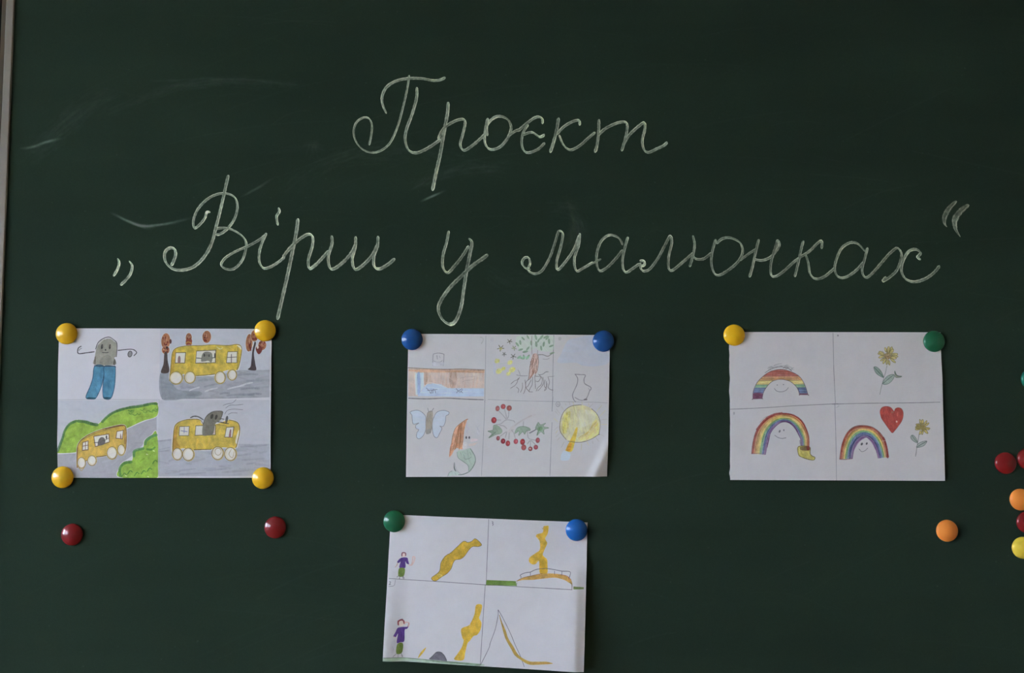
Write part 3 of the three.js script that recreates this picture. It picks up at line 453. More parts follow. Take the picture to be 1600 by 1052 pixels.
  s.line([[738, 385], [705, 470], [682, 580], [672, 680], [660, 740]], 1.1, [104, 74, 62], 0.8); s.line([[795, 400], [800, 500], [785, 600], [760, 650]], 1.1, [104, 74, 62], 0.8); s.line([[730, 600], [725, 650], [690, 710]], 2, [140, 80, 60], 0.7);
  s.line([[790, 392], [860, 392], [930, 412], [990, 370]], 1.3, [98, 94, 88], 0.8); s.line([[860, 450], [910, 455], [950, 440]], 0.9, [110, 106, 110], 0.7);
  s.line([[500, 670], [560, 684], [650, 684]], 0.9, P, 0.8); s.line([[520, 600], [540, 640], [550, 675]], 0.8, P, 0.7); s.line([[810, 672], [860, 660], [900, 630], [935, 628]], 1.2, [92, 90, 94], 0.8); s.line([[930, 695], [990, 692], [1015, 685]], 0.9, P, 0.7);
  for (const q of [[[540, 705], [520, 735], [470, 755], [425, 795]], [[420, 855], [450, 835], [480, 815], [510, 770], [520, 720]], [[500, 840], [530, 870], [520, 915]], [[580, 780], [580, 850], [555, 910]], [[615, 740], [625, 830], [610, 900], [595, 928]], [[690, 720], [630, 770], [632, 850], [680, 905]], [[700, 740], [660, 820], [640, 840]], [[720, 700], [715, 800], [690, 850], [670, 900], [720, 905]], [[750, 680], [755, 780], [760, 860]], [[760, 690], [830, 700], [800, 760], [760, 755]], [[800, 660], [850, 720], [840, 800], [790, 850], [770, 895]], [[860, 700], [870, 780], [830, 850], [790, 890]], [[890, 740], [880, 820], [900, 850]], [[910, 760], [905, 830], [880, 890]], [[930, 700], [950, 770], [935, 840], [960, 870], [1000, 880]], [[920, 790], [910, 860], [890, 885]]]) s.line(q, 1, [96, 86, 86], 0.75);
  const star = (x, y, r, col) => { for (let i = 0; i < 5; i++) { const a = i * 1.2566 + rr(-0.2, 0.2) + 0.3; s.line([[x, y], [x + Math.cos(a) * r, y + Math.sin(a) * r]], 1.3, col, 0.85); } };
  star(405, 208, 34, [86, 82, 62]); star(282, 300, 46, [84, 84, 48]); s.dabs([[285, 310, 22, 20]], [176, 172, 80], 0.6); star(468, 300, 32, [92, 98, 74]); star(332, 385, 28, [84, 86, 80]); star(456, 415, 38, [74, 78, 66]); s.dabs([[460, 300, 26, 20]], [156, 164, 130], 0.5);
  for (const [x, y, r] of [[235, 480, 38], [410, 500, 38], [260, 620, 46], [320, 585, 32], [440, 600, 46], [390, 655, 32]]) s.hatch(s.ell(x, y, r, r * 0.75, -0.5), [180, 180, 76], { base: 0.6, n: 16, dir: -0.6 });
  s.line([[215, 450], [250, 460], [262, 500]], 1.5, [170, 168, 100], 0.6); s.line([[270, 520], [380, 505]], 1.3, [150, 160, 150], 0.5);
  s.dabs([[460, 590, 26, 16, -0.4], [320, 580, 20, 14, -0.4]], [176, 170, 60], 0.5);
  s.hatch([[180, 460], [210, 540], [220, 650], [185, 640]], [150, 160, 190], { base: 0.25, n: 8 });

  s.view(860, 510, 970, 630, 964);
  s.fill([[100, 500], [150, 370], [230, 200], [330, 160], [560, 130], [800, 250], [800, 490], [620, 548], [440, 540], [340, 500]], [156, 164, 182], { alpha: 0.65, n: 30, vary: 6, dir: 0, wide: 5, tone: 0.25 });
  s.line([[335, 660], [400, 665], [475, 672], [458, 730], [470, 790], [545, 835], [555, 862], [535, 890], [510, 960], [480, 1010]], 1.5, P, 0.8); s.line([[338, 662], [372, 720], [362, 800], [322, 890], [302, 950], [318, 1010], [345, 1040]], 1.5, P, 0.8);
  s.line([[335, 980], [400, 1015], [460, 1018], [500, 1005]], 1.5, [112, 108, 112], 0.7); s.fill([[450, 1010], [490, 995], [500, 1018]], [100, 96, 100], { n: 4 });
  s.line([[520, 850], [535, 885]], 0.8, P, 0.6);

  s.view(625, 620, 765, 750, 1133);
  s.line([[1075, 40], [1055, 500], [1030, 1000]], 0.8, [116, 116, 124], 0.85);
  s.loop(s.ell(175, 80, 13, 15), 0.8, [130, 130, 134], 0.7);
  const lw = [[130, 200], [200, 176], [262, 190], [322, 250], [326, 330], [325, 420], [290, 500], [240, 535], [210, 510], [215, 460], [238, 420], [205, 405], [200, 365], [240, 335], [170, 350], [155, 280], [152, 240]], rw = [[432, 260], [470, 200], [550, 178], [618, 200], [612, 232], [582, 250], [575, 320], [545, 380], [505, 375], [530, 405], [505, 460], [470, 520], [430, 500], [410, 420], [412, 320]];
  for (const g of [lw, rw]) { s.fill(g, [160, 172, 190], { alpha: 0.75, n: 20, vary: 6 }); s.loop(g, 0.9, [92, 96, 108], 0.75); }
  s.hatch([[352, 205], [412, 190], [412, 320], [395, 440], [345, 475], [325, 450], [332, 300]], [134, 126, 112], { base: 0.8, n: 50, dir: 1.5, long: 0.5 }); s.hatch([[335, 415], [395, 415], [385, 465], [335, 475]], [118, 122, 124], { base: 0.5, n: 12 });
  s.line([[362, 195], [352, 150]], 1, P); s.line([[405, 185], [428, 150]], 1, P); s.line([[345, 215], [375, 190], [412, 190]], 1, P, 0.7);
  s.hatch([[862, 285], [820, 300], [710, 390], [670, 480], [650, 590], [625, 740], [650, 740], [690, 670], [720, 650], [750, 660], [790, 660], [800, 560], [815, 420], [845, 310]], [190, 128, 88], { base: 0.75, n: 90, dir: 1.75, spread: 0.12, long: 0.45, wide: 1.1 });
  for (let i = 0; i < 12; i++) { const x = rr(670, 790); s.line([[x + 60 * (1 - (x - 670) / 120), 390 - (x - 670) * 0.5], [x + 5, 540], [x - rr(5, 30), rr(620, 680)]], 0.9, [148, 82, 46], 0.65); }
  s.line([[860, 288], [810, 310], [710, 392], [672, 480], [650, 600], [626, 750]], 1, [130, 84, 60], 0.7); s.line([[665, 590], [640, 640], [628, 760]], 1.6, [182, 100, 60], 0.7);
  s.line([[850, 330], [838, 380], [870, 408], [848, 430], [852, 470]], 0.9, [160, 140, 172], 0.7);
  s.dabs([[838, 520, 10, 17], [876, 520, 10, 16]], [58, 56, 62], 0.9);
  s.fill([[890, 570], [910, 530], [990, 548], [930, 572]], [186, 168, 172], { n: 6, alpha: 0.7 }); s.fill([[870, 600], [960, 585], [985, 575], [940, 620], [880, 625]], [178, 162, 154], { n: 6, alpha: 0.7 }); s.fill([[800, 580], [850, 590], [840, 650], [790, 660]], [190, 176, 178], { n: 5, alpha: 0.5 });
  s.line([[960, 370], [980, 390], [1010, 365]], 0.8, [150, 150, 158], 0.6); s.hatch([[960, 400], [1010, 400], [1010, 500], [960, 470]], [166, 166, 174], { base: 0.3, n: 10 });
  s.hatch([[730, 690], [800, 680], [890, 655], [940, 740], [955, 800], [930, 890], [870, 950], [860, 870], [790, 820], [730, 770]], [138, 158, 144], { base: 0.75, n: 70, dir: 1.1, long: 0.3 });
  s.line([[890, 660], [945, 750], [950, 830], [900, 920], [850, 960], [770, 985]], 1.6, [96, 112, 104], 0.75); s.line([[720, 700], [735, 770], [800, 820], [860, 870], [868, 940]], 1.2, [100, 120, 108], 0.7); s.line([[805, 770], [830, 790], [880, 780], [900, 760]], 1, [96, 116, 100], 0.7);
  for (const [x, y] of [[760, 720], [800, 750], [850, 700], [880, 720]]) s.line([[x, y - 20], [x + 18, y + 20]], 1, [106, 128, 112], 0.6);
  s.fill([[685, 830], [695, 900], [712, 945], [690, 930], [678, 890]], [86, 98, 96], { n: 4 }); s.line([[690, 830], [720, 930], [780, 985]], 0.8, [120, 130, 128], 0.7);
  s.hatch([[605, 1000], [620, 960], [660, 935], [720, 950], [740, 985]], [150, 168, 160], { base: 0.6, n: 12 }); s.line([[605, 1000], [625, 955], [660, 938]], 1.1, [110, 124, 120], 0.7); s.line([[740, 985], [800, 980], [850, 960]], 1.3, [86, 100, 96], 0.8);

  s.view(750, 620, 880, 750, 1052);
  s.line([[920, 5], [910, 190]], 1, [96, 96, 104], 0.8); s.line([[910, 330], [895, 700], [885, 1000]], 0.9, [110, 110, 120], 0.8); s.line([[100, 40], [500, 58], [915, 66], [1000, 70]], 0.7, [124, 124, 132], 0.8);
  s.dabs([[115, 90, 14, 24]], [166, 166, 172], 0.7); s.loop(s.ell(985, 100, 24, 32), 0.9, P, 0.8); s.line([[985, 85], [985, 110], [995, 112]], 0.9, P, 0.7);
  s.line([[690, 235], [600, 270], [480, 340], [400, 400]], 4, [162, 158, 160], 0.6); s.fill([[400, 380], [440, 380], [400, 460], [350, 450]], [164, 158, 160], { n: 8, alpha: 0.7 }); s.line([[650, 245], [540, 300], [440, 370]], 2, [150, 144, 146], 0.6);
  for (const q of [[[240, 190], [290, 240], [330, 290]], [[310, 160], [330, 240], [335, 280]], [[365, 190], [360, 250], [345, 285]], [[215, 300], [260, 300]], [[205, 355], [260, 350], [330, 300], [420, 310], [440, 330]], [[340, 410], [300, 375], [250, 370]], [[400, 430], [430, 470], [445, 530]], [[370, 460], [365, 540]], [[340, 450], [320, 520]], [[330, 450], [240, 515]], [[550, 320], [545, 380]], [[600, 440], [615, 530], [700, 555]], [[630, 560], [600, 600]], [[640, 560], [635, 640]], [[650, 560], [700, 610]], [[620, 462], [690, 430], [720, 410]]]) s.line(q, 1.5, [132, 128, 132], 0.75);
  s.line([[630, 465], [700, 425]], 1.7, [86, 84, 96], 0.8);
  const gl = (p) => { s.hatch(p, [112, 138, 112], { base: 0.75, n: 40, dir: 0.9, long: 0.4 }); s.loop(p, 0.8, [86, 108, 88], 0.6); };
  gl([[175, 365], [230, 375], [278, 430], [260, 470], [200, 485], [110, 525], [150, 470], [100, 440], [160, 425]]);
  gl([[440, 470], [470, 400], [545, 380], [620, 400], [635, 430], [590, 440], [565, 480], [540, 450], [490, 495], [495, 440]]);
  gl([[700, 410], [735, 330], [765, 360], [830, 340], [800, 380], [870, 400], [810, 420], [810, 480], [770, 450], [720, 495], [730, 430]]);
  s.line([[720, 490], [760, 400]], 1.2, [70, 100, 74], 0.7); s.line([[115, 520], [200, 450]], 1.1, [80, 96, 84], 0.7); s.dabs([[760, 410, 36, 26, -0.5]], [70, 120, 64], 0.5);
  for (const [x, y, rx, ry, col] of [[222, 155, 24, 32, [158, 78, 76]], [293, 130, 28, 30, [176, 64, 70]], [369, 150, 30, 32, [164, 76, 70]], [176, 302, 31, 36, [156, 36, 44]], [228, 530, 20, 26, [146, 62, 68]], [292, 566, 27, 31, [130, 26, 38]], [352, 594, 26, 33, [164, 44, 48]], [453, 570, 26, 31, [164, 58, 70]], [538, 575, 28, 36, [156, 36, 40]], [553, 645, 29, 34, [172, 70, 68]], [637, 663, 24, 26, [150, 58, 54]], [706, 643, 25, 27, [160, 58, 70]], [730, 556, 24, 31, [168, 66, 78]]]) {
    s.fill(s.ell(x, y, rx, ry, 0.1), col, { n: 14, dir: 1.2, vary: 18, wide: 0.9, tone: 0.6 }); s.loop(s.ell(x, y, rx, ry, 0.1), 0.8, col.map((v) => v * 0.7), 0.6); s.dabs([[x + 6, y - 3, 6, 8]], [206, 130, 130], 0.5);
  }
  s.dabs([[632, 660, 9, 12]], [200, 170, 164], 0.7);

  s.view(855, 620, 965, 750, 890);
  const sun = [[300, 122], [400, 106], [520, 135], [600, 190], [650, 265], [670, 350], [652, 475], [560, 540], [450, 575], [350, 580], [240, 548], [170, 455], [158, 370], [178, 260], [225, 175]];
  s.hatch(sun, [186, 178, 118], { base: 0.6, n: 120, dir: 1.5, spread: 0.25, long: 0.5, wide: 1.6 });
  s.hatch([[200, 260], [290, 190], [280, 340], [240, 470], [190, 440]], [180, 168, 66], { base: 0.35, n: 40, dir: 1.5, wide: 1.6 }); s.hatch([[580, 330], [630, 300], [655, 470], [560, 530], [420, 560], [400, 520], [520, 440]], [186, 164, 66], { base: 0.35, n: 50, dir: -0.8, wide: 1.4 });
  s.hatch([[400, 180], [560, 190], [600, 300], [430, 400], [400, 300]], [184, 184, 162], { base: 0.4, n: 30 });
  s.fill([[385, 405], [365, 400], [320, 500], [240, 660], [240, 690], [310, 695], [345, 600], [375, 470]], [200, 160, 38], { n: 24, dir: 2, vary: 20, wide: 1.6 }); s.fill([[270, 600], [310, 600], [290, 690], [245, 680]], [204, 136, 24], { n: 8 });
  s.line([[430, 108], [310, 122], [225, 178], [178, 262], [158, 372], [170, 455], [240, 548]], 1, [96, 84, 78], 0.85); s.line([[560, 160], [612, 205], [655, 275], [670, 355], [655, 480]], 1, [96, 88, 84], 0.85); s.line([[655, 480], [560, 540], [460, 575], [370, 582], [265, 568]], 1.1, [92, 82, 70], 0.8); s.dabs([[655, 482, 8, 8]], [80, 74, 74]);
  s.fill([[205, 690], [290, 720], [290, 760], [270, 805], [170, 800]], [162, 176, 190], { n: 10, vary: 5, alpha: 0.85 });
  for (const q of [[[180, 130], [205, 170]], [[225, 90], [240, 115]], [[275, 70], [290, 110]], [[325, 70], [335, 105]], [[440, 70], [440, 100]], [[530, 140], [580, 95]], [[620, 200], [690, 115]], [[660, 258], [735, 180]], [[680, 298], [760, 290]], [[680, 358], [755, 356]], [[670, 482], [718, 508]], [[612, 518], [655, 575]], [[570, 565], [580, 600]], [[500, 575], [525, 620]], [[435, 600], [432, 680]], [[215, 575], [180, 645]], [[165, 515], [125, 560]], [[165, 460], [110, 515]], [[135, 430], [105, 468]], [[135, 385], [88, 430]], [[85, 280], [135, 325]], [[115, 160], [170, 235]], [[100, 190], [150, 245]], [[520, 90], [530, 120]]]) s.line(q, 0.8, rnd() > 0.45 ? [146, 142, 134] : [172, 164, 104], 0.7);
  s.line([[130, 67], [440, 72], [600, 76], [760, 84]], 0.7, [120, 118, 122], 0.7);
  s.finish();
}
// ---- sheet 3: rainbows, a heart and flowers
const s3 = new Sheet([[1139.3, 518.8], [1470.7, 519.3], [1475.4, 751.4], [1140, 750]], [0.475, 0.475, 0.50], [232, 229, 228], 0.22, 0.95);
{
  const s = s3, P = [96, 94, 100], RED = [158, 50, 40], ORA = [186, 116, 62], YE = [190, 172, 84], GRE = [104, 148, 100], BLU = [86, 102, 148], VIO = [112, 76, 128];
  // bands of a bow between an outer and an inner curve
  const bow = (outer, inner, colors, w = 1.4) => {
    const o = rom(outer, false, 8), q = rom(inner, false, 8), n = Math.min(o.length, q.length), mix = (i, t) => { const k = i / (n - 1), a = o[Math.round(k * (o.length - 1))], b = q[Math.round(k * (q.length - 1))]; return [a[0] + (b[0] - a[0]) * t, a[1] + (b[1] - a[1]) * t]; };
    colors.forEach((col, j) => {
      const t0 = j / colors.length, t1 = (j + 1) / colors.length, band = [];
      for (let i = 0; i < n; i++) band.push(mix(i, t0)); for (let i = n - 1; i >= 0; i--) band.push(mix(i, t1));
      s.trace(band, true, true); s.c.fillStyle = s.color(col, 0.72); s.c.fill();
      for (let k = 0; k < 26; k++) { const i0 = Math.floor(rr(0, n * 0.8)), i1 = Math.min(n - 1, i0 + Math.floor(rr(5, n * 0.3))), t = rr(t0, t1), line = []; for (let i = i0; i <= i1; i += 2) line.push(mix(i, t + rr(-0.01, 0.01))); if (line.length > 2) { const v = rr(-45, 26); s.line(line, rr(0.5, w), col.map((c) => Math.min(255, Math.max(0, c + v))), 0.55); } }
    });
    s.line(outer, 0.9, [104, 70, 62], 0.6); s.line(inner, 0.9, [84, 66, 92], 0.7);
  };
  s.view(1130, 500, 1310, 640, 1353);
  s.line([[1292, 155], [1300, 600], [1316, 980]], 1, [110, 108, 114], 0.85);
  const arch = [[345, 935], [345, 935], [350, 850], [385, 760], [440, 690], [540, 615], [660, 585], [760, 600], [860, 645], [920, 700], [965, 790], [995, 885], [995, 885], [895, 885], [895, 885], [870, 810], [810, 745], [740, 712], [650, 705], [570, 730], [510, 790], [470, 860], [455, 930], [455, 930]];
  s.c.save(); s.trace(arch, true); s.c.clip();
  for (const [y0, y1, col] of [[570, 668, [168, 82, 68]], [668, 712, [178, 124, 76]], [712, 762, [186, 168, 96]], [762, 798, [120, 156, 122]], [798, 868, [82, 102, 148]], [868, 945, [118, 64, 92]]]) s.fill([[320, y0 + 4], [1010, y0], [1010, y1], [320, y1 + 4]], col, { alpha: 0.8, n: 60, dir: 0, spread: 0.08, vary: 22, wide: 1.6, tone: 0.5, straight: true, long: 0.3 });
  s.fill([[345, 870], [460, 870], [460, 940], [340, 940]], [112, 62, 92], { n: 24, vary: 40, wide: 1 });
  for (const [y, col] of [[690, [130, 84, 50]], [715, [120, 96, 50]], [762, [104, 112, 70]], [775, [70, 140, 104]], [805, [60, 84, 110]], [852, [66, 60, 110]], [612, [150, 40, 34]], [636, [170, 60, 50]]]) s.line([[340, y + 6], [700, y], [1000, y - 4]], 1, col, 0.6);
  s.c.restore(); s.loop(arch, 1, [92, 72, 78], 0.75);
  for (let i = 0; i < 30; i++) { const x = rr(500, 790), y = 590 - 45 * Math.sin(Math.PI * (x - 480) / 330) + rr(-25, 25); s.line([[x, y + 10], [x + rr(10, 40), y - rr(0, 14)], [x + rr(30, 80), y - rr(-6, 12)]], 0.6, [112, 112, 116], 0.55); }
  s.line([[490, 625], [560, 580], [660, 555], [760, 575], [805, 605]], 1, [84, 80, 84], 0.7);
  s.dabs([[632, 770, 8, 5], [705, 765, 7, 5]], P, 0.8); s.line([[598, 810], [625, 840], [680, 850], [735, 832], [763, 800]], 0.9, P, 0.85);
  s.view(1300, 500, 1490, 640, 1428);
  s.line([[0, 995], [400, 985], [900, 980], [1265, 972]], 1, [98, 96, 102], 0.85); s.dabs([[72, 184, 9, 11]], [110, 108, 112], 0.8);
  const flower = (x, y, r, petals, gold, dark) => {
    for (let i = 0; i < petals; i++) { const a = i / petals * 6.283 + rr(-0.22, 0.22), k = rr(0.55, 0.72), q = s.ell(x + Math.cos(a) * r * k, y + Math.sin(a) * r * k, r * rr(0.26, 0.40), r * rr(0.09, 0.15), a + rr(-0.2, 0.2)); s.fill(q, gold, { n: 5, dir: a, wide: 0.8 }); s.loop(q, 0.8, dark, 0.7); }
    s.dabs([[x, y, r * 0.36, r * 0.34]], [150, 126, 76], 0.8);
    for (let i = 0; i < 16; i++) { const a = rr(0, 6.28), l0 = r * rr(0.1, 0.3), l1 = r * rr(0.45, 0.8); s.line([[x + Math.cos(a) * l0, y + Math.sin(a) * l0], [x + Math.cos(a) * l1, y + Math.sin(a) * l1]], 0.7, dark, 0.6); }
    for (let i = 0; i < 22; i++) { const a = rr(0, 6.28), l = rr(0.05, 0.42) * r; s.dabs([[x + Math.cos(a) * l, y + Math.sin(a) * l, r * rr(0.03, 0.07)]], [[146, 104, 66], [112, 84, 48], [178, 140, 80]][i % 3], 0.75); }
  };
  s.line([[648, 540], [630, 620], [600, 720], [575, 810], [560, 882]], 1.1, [116, 120, 116], 0.85);
  flower(658, 428, 116, 15, [170, 158, 92], [104, 94, 50]);
  const lf = (p, spine, col) => { s.hatch(p, col, { base: 0.8, n: 30, dir: 0.9, long: 0.5 }); s.loop(p, 0.9, [74, 96, 86], 0.75); s.line(spine, 1.1, [62, 84, 76], 0.75); };
  lf([[492, 560], [530, 560], [575, 605], [606, 680], [560, 662], [515, 625]], [[500, 565], [550, 620], [606, 680]], [112, 138, 124]);
  lf([[595, 755], [620, 700], [660, 660], [720, 645], [730, 680], [690, 735], [640, 762]], [[595, 755], [650, 710], [725, 650]], [132, 152, 140]);
  lf([[738, 605], [765, 655], [820, 668], [790, 682], [745, 675]], [[740, 610], [760, 660], [815, 670]], [132, 134, 112]);
  s.view(1130, 630, 1310, 760, 1457);
  s.line([[85, 84], [500, 66], [900, 40], [1450, 14]], 1, [98, 96, 102], 0.85); s.dabs([[135, 135, 10, 20]], [140, 138, 142], 0.8);
  bow([[358, 645], [375, 500], [420, 350], [520, 220], [640, 150], [760, 132], [880, 152], [980, 215], [1040, 310], [1075, 420], [1080, 560]], [[535, 655], [565, 500], [600, 380], [660, 300], [730, 252], [800, 248], [860, 278], [910, 335], [950, 410], [980, 480], [985, 560]], [RED, ORA, [196, 160, 84], YE, GRE, BLU, VIO]);
  s.line([[420, 340], [520, 215], [630, 150], [740, 128]], 2.4, [146, 40, 34], 0.6); s.line([[1040, 320], [1074, 430], [1078, 550]], 2.6, [150, 70, 46], 0.65); s.line([[360, 645], [450, 640], [530, 655]], 1, [130, 70, 90], 0.5); s.line([[585, 420], [555, 560]], 1.4, [92, 36, 72], 0.7);
  s.line([[970, 480], [985, 550]], 3, [104, 92, 116], 0.7); s.line([[460, 250], [520, 190], [560, 170]], 0.6, [110, 100, 100], 0.6);
  s.dabs([[711, 362, 11, 18, 0.4], [764, 348, 8, 12]], P, 0.85); s.line([[650, 412], [690, 440], [740, 452], [790, 444]], 1, P, 0.85);
  const boot = [[948, 555], [1085, 560], [1095, 640], [1120, 672], [1155, 690], [1140, 722], [1080, 716], [1000, 690], [950, 655]];
  s.fill(boot, [170, 160, 68], { n: 30, dir: 1.2, vary: 16 }); s.loop(boot, 1.3, [92, 86, 44], 0.85); s.fill([[970, 560], [1085, 555], [1085, 600], [985, 600]], [112, 92, 52], { n: 10 }); s.fill([[1050, 550], [1085, 555], [1082, 600], [1055, 595]], [124, 48, 38], { n: 6 }); s.line([[960, 570], [965, 640]], 1.4, [200, 192, 120], 0.6);
  s.view(1295, 630, 1485, 760, 1538);
  s.line([[75, 10], [84, 500], [90, 975]], 0.9, [112, 110, 120], 0.85); s.line([[95, 65], [125, 40]], 0.9, [140, 138, 146], 0.7);
  bow([[130, 712], [150, 560], [190, 440], [250, 350], [330, 300], [430, 288], [540, 308], [630, 370], [695, 460], [730, 570], [750, 685]], [[292, 705], [312, 590], [345, 520], [390, 470], [440, 442], [475, 440], [510, 462], [550, 510], [580, 575], [600, 640], [615, 700]], [[162, 58, 44], [170, 100, 56], [196, 168, 76], [96, 150, 92], [88, 112, 160], [72, 76, 128], VIO]);
  s.line([[735, 690], [725, 580], [700, 480], [680, 440]], 3.2, [130, 36, 34], 0.7); s.line([[255, 350], [330, 302], [430, 290], [545, 312], [640, 385]], 1.7, [112, 64, 52], 0.7); s.line([[660, 485], [715, 478]], 0.8, [200, 180, 170], 0.6); s.line([[130, 712], [200, 715], [290, 705]], 1.1, [110, 50, 56], 0.7);
  s.line([[305, 600], [350, 520], [400, 465], [450, 440]], 2.4, [118, 72, 132], 0.6); s.line([[490, 450], [540, 500], [585, 590]], 2.2, [112, 78, 134], 0.6);
  s.dabs([[410, 522, 13, 18, 0.5], [472, 516, 11, 16, 0.5]], [70, 68, 76], 0.9); s.line([[380, 588], [400, 612], [425, 616], [460, 598], [484, 572]], 0.9, P, 0.8); s.line([[372, 582], [388, 592]], 0.8, P, 0.6);
  const heart = [[645, 110], [672, 62], [720, 48], [775, 60], [805, 92], [822, 112], [840, 78], [875, 65], [915, 80], [936, 130], [925, 210], [880, 285], [820, 360], [797, 380], [770, 355], [710, 270], [660, 190]];
  s.fill(heart, [174, 58, 50], { n: 90, dir: 1.5, spread: 0.3, vary: 22, wide: 1.3, tone: 0.55, long: 0.4 }); s.loop(heart, 1, [140, 48, 44], 0.7); s.dabs([[853, 240, 11, 12]], [214, 176, 172], 0.9); s.dabs([[800, 122, 16, 10]], [150, 120, 90], 0.6); s.line([[870, 120], [865, 170]], 1, [206, 120, 112], 0.5);
  s.line([[1135, 390], [1115, 500], [1100, 590], [1086, 675]], 1.1, [96, 100, 98], 0.85);
  flower(1178, 312, 100, 12, [166, 150, 76], [92, 82, 38]); s.dabs([[1150, 300, 56, 46, -0.4], [1195, 320, 34, 30]], [118, 102, 40], 0.5);
  lf([[1028, 425], [1055, 410], [1095, 450], [1112, 505], [1070, 490], [1035, 460]], [[1045, 415], [1075, 460], [1112, 500]], [128, 140, 134]);
  lf([[1100, 562], [1125, 515], [1180, 490], [1230, 486], [1200, 535], [1150, 558]], [[1100, 562], [1160, 525], [1228, 488]], [140, 146, 144]);
  s.finish();
}
// ---- sheet 4: a small figure and a golden ribbon of felt pen
const s4 = new Sheet([[610.4, 804.6], [918.3, 817], [911, 1046.4], [599.4, 1030.8]], [0.545, 0.555, 0.62], [231, 229, 230], 0.10, 0.95);
{
  const s = s4, INK = [82, 78, 92], GOLD = [186, 148, 40], DARK = [96, 84, 60], VIO = [76, 46, 128], OLI = [92, 116, 46];
  s.view(595, 790, 765, 920, 1376);
  s.line([[105, 926], [400, 945], [800, 968], [1340, 1004]], 0.9, INK, 0.85); s.line([[1365, 180], [1350, 560], [1334, 1000]], 0.9, INK, 0.85);
  s.line([[184, 945], [180, 985], [165, 1018], [100, 1028]], 0.9, [120, 118, 128], 0.8); s.line([[108, 970], [120, 966], [125, 978], [108, 1003], [108, 1003], [128, 1003]], 0.9, INK, 0.85);
  const rib = [[642, 920], [720, 858], [748, 815], [760, 730], [800, 660], [840, 625], [885, 600], [960, 530], [1030, 465], [1065, 455], [1100, 470], [1150, 455], [1198, 424], [1274, 495], [1240, 522], [1160, 524], [1110, 570], [1060, 640], [1010, 678], [945, 690], [915, 730], [890, 800], [840, 860], [770, 905], [690, 958]];
  s.fill(rib, GOLD, { n: 50, dir: -0.9, vary: 14, wide: 3 }); s.loop(rib, 0.9, DARK, 0.8); s.fill([[710, 870], [760, 870], [780, 895], [740, 910]], [204, 176, 84], { n: 4 });
  s.dabs([[288, 625, 26, 28]], [206, 186, 186]); s.line([[265, 640], [268, 605], [292, 598], [312, 608], [312, 635]], 2, [112, 50, 68], 0.85);
  s.fill([[255, 665], [330, 662], [345, 700], [355, 745], [325, 735], [310, 710], [308, 790], [235, 790], [248, 715], [225, 730], [206, 715]], VIO, { n: 20, dir: 1.4, vary: 18 });
  s.line([[212, 728], [198, 765], [182, 780]], 1.5, [176, 134, 126], 0.75); s.line([[355, 752], [385, 755], [400, 700], [405, 650], [430, 660], [415, 720], [390, 760]], 1.7, [196, 154, 144], 0.7);
  s.fill([[232, 798], [302, 800], [295, 885], [260, 905], [222, 890]], OLI, { n: 16, dir: 1.5, vary: 14 }); s.line([[262, 830], [255, 905]], 0.8, [70, 90, 44], 0.7);
  for (const q of [[[225, 890], [205, 910]], [[238, 900], [240, 932]], [[280, 895], [298, 925]], [[232, 930], [245, 936]], [[282, 895], [278, 915], [290, 930]]]) s.line(q, 0.9, INK, 0.75);

  s.view(750, 800, 925, 925, 1473);
  s.line([[160, 128], [172, 140], [165, 155], [175, 165], [166, 182]], 1.1, INK, 0.85);
  const r2 = [[840, 200], [870, 192], [906, 195], [895, 290], [860, 355], [880, 400], [885, 430], [850, 505], [828, 580], [880, 625], [888, 700], [882, 810], [790, 810], [778, 650], [730, 690], [680, 690], [645, 650], [660, 600], [740, 545], [790, 500], [790, 400], [760, 350], [740, 330], [755, 300], [830, 275]];
  s.fill(r2, [196, 158, 50], { n: 60, dir: 1.4, vary: 16, wide: 3 }); s.fill([[760, 560], [810, 560], [870, 640], [875, 800], [795, 805], [780, 640]], [190, 152, 36], { n: 12, alpha: 0.6 }); s.line([[820, 215], [828, 235], [845, 200]], 0.8, [150, 130, 70], 0.7); s.line([[765, 640], [740, 660], [772, 655]], 0.9, [216, 190, 120], 0.6);
  s.fill([[480, 912], [560, 870], [680, 840], [830, 815], [960, 812], [1080, 825], [1150, 850], [1195, 890], [1210, 950], [1180, 935], [1100, 890], [980, 865], [850, 875], [700, 892], [560, 895]], [180, 140, 70], { n: 40, dir: 0, vary: 16, wide: 2, tone: 0.5 });
  s.line([[480, 912], [560, 868], [690, 838], [830, 808]], 1, [120, 84, 60], 0.7); s.line([[1050, 825], [1140, 842], [1195, 890]], 1.3, [140, 76, 60], 0.7); s.line([[1180, 925], [1205, 950], [1205, 1015]], 1.2, DARK, 0.7);
  s.line([[528, 845], [540, 825], [600, 802], [665, 792], [740, 760], [860, 748], [980, 762], [1075, 780], [1185, 790], [1168, 870]], 1.1, [76, 74, 88], 0.85);
  for (const q of [[[540, 845], [538, 868]], [[664, 796], [662, 835]], [[980, 780], [980, 822]], [[1078, 780], [1074, 830]]]) s.line(q, 0.9, [76, 74, 88], 0.85);
  s.line([[1165, 860], [1168, 900]], 1, [140, 60, 60], 0.7);
  s.fill([[88, 896], [470, 910], [482, 970], [78, 965]], [92, 126, 52], { n: 24, dir: 0, vary: 10, wide: 2.5, straight: true }); s.fill([[1225, 975], [1362, 988], [1360, 1012], [1225, 1012]], [104, 128, 72], { n: 10, straight: true });
  s.line([[0, 955], [300, 968], [700, 992], [1205, 1016]], 0.9, INK, 0.85); s.line([[485, 930], [480, 975]], 0.8, [80, 100, 50], 0.8);

  s.view(590, 900, 765, 1052, 1211);
  s.line([[1165, 95], [1140, 500], [1112, 950]], 0.9, INK, 0.85);
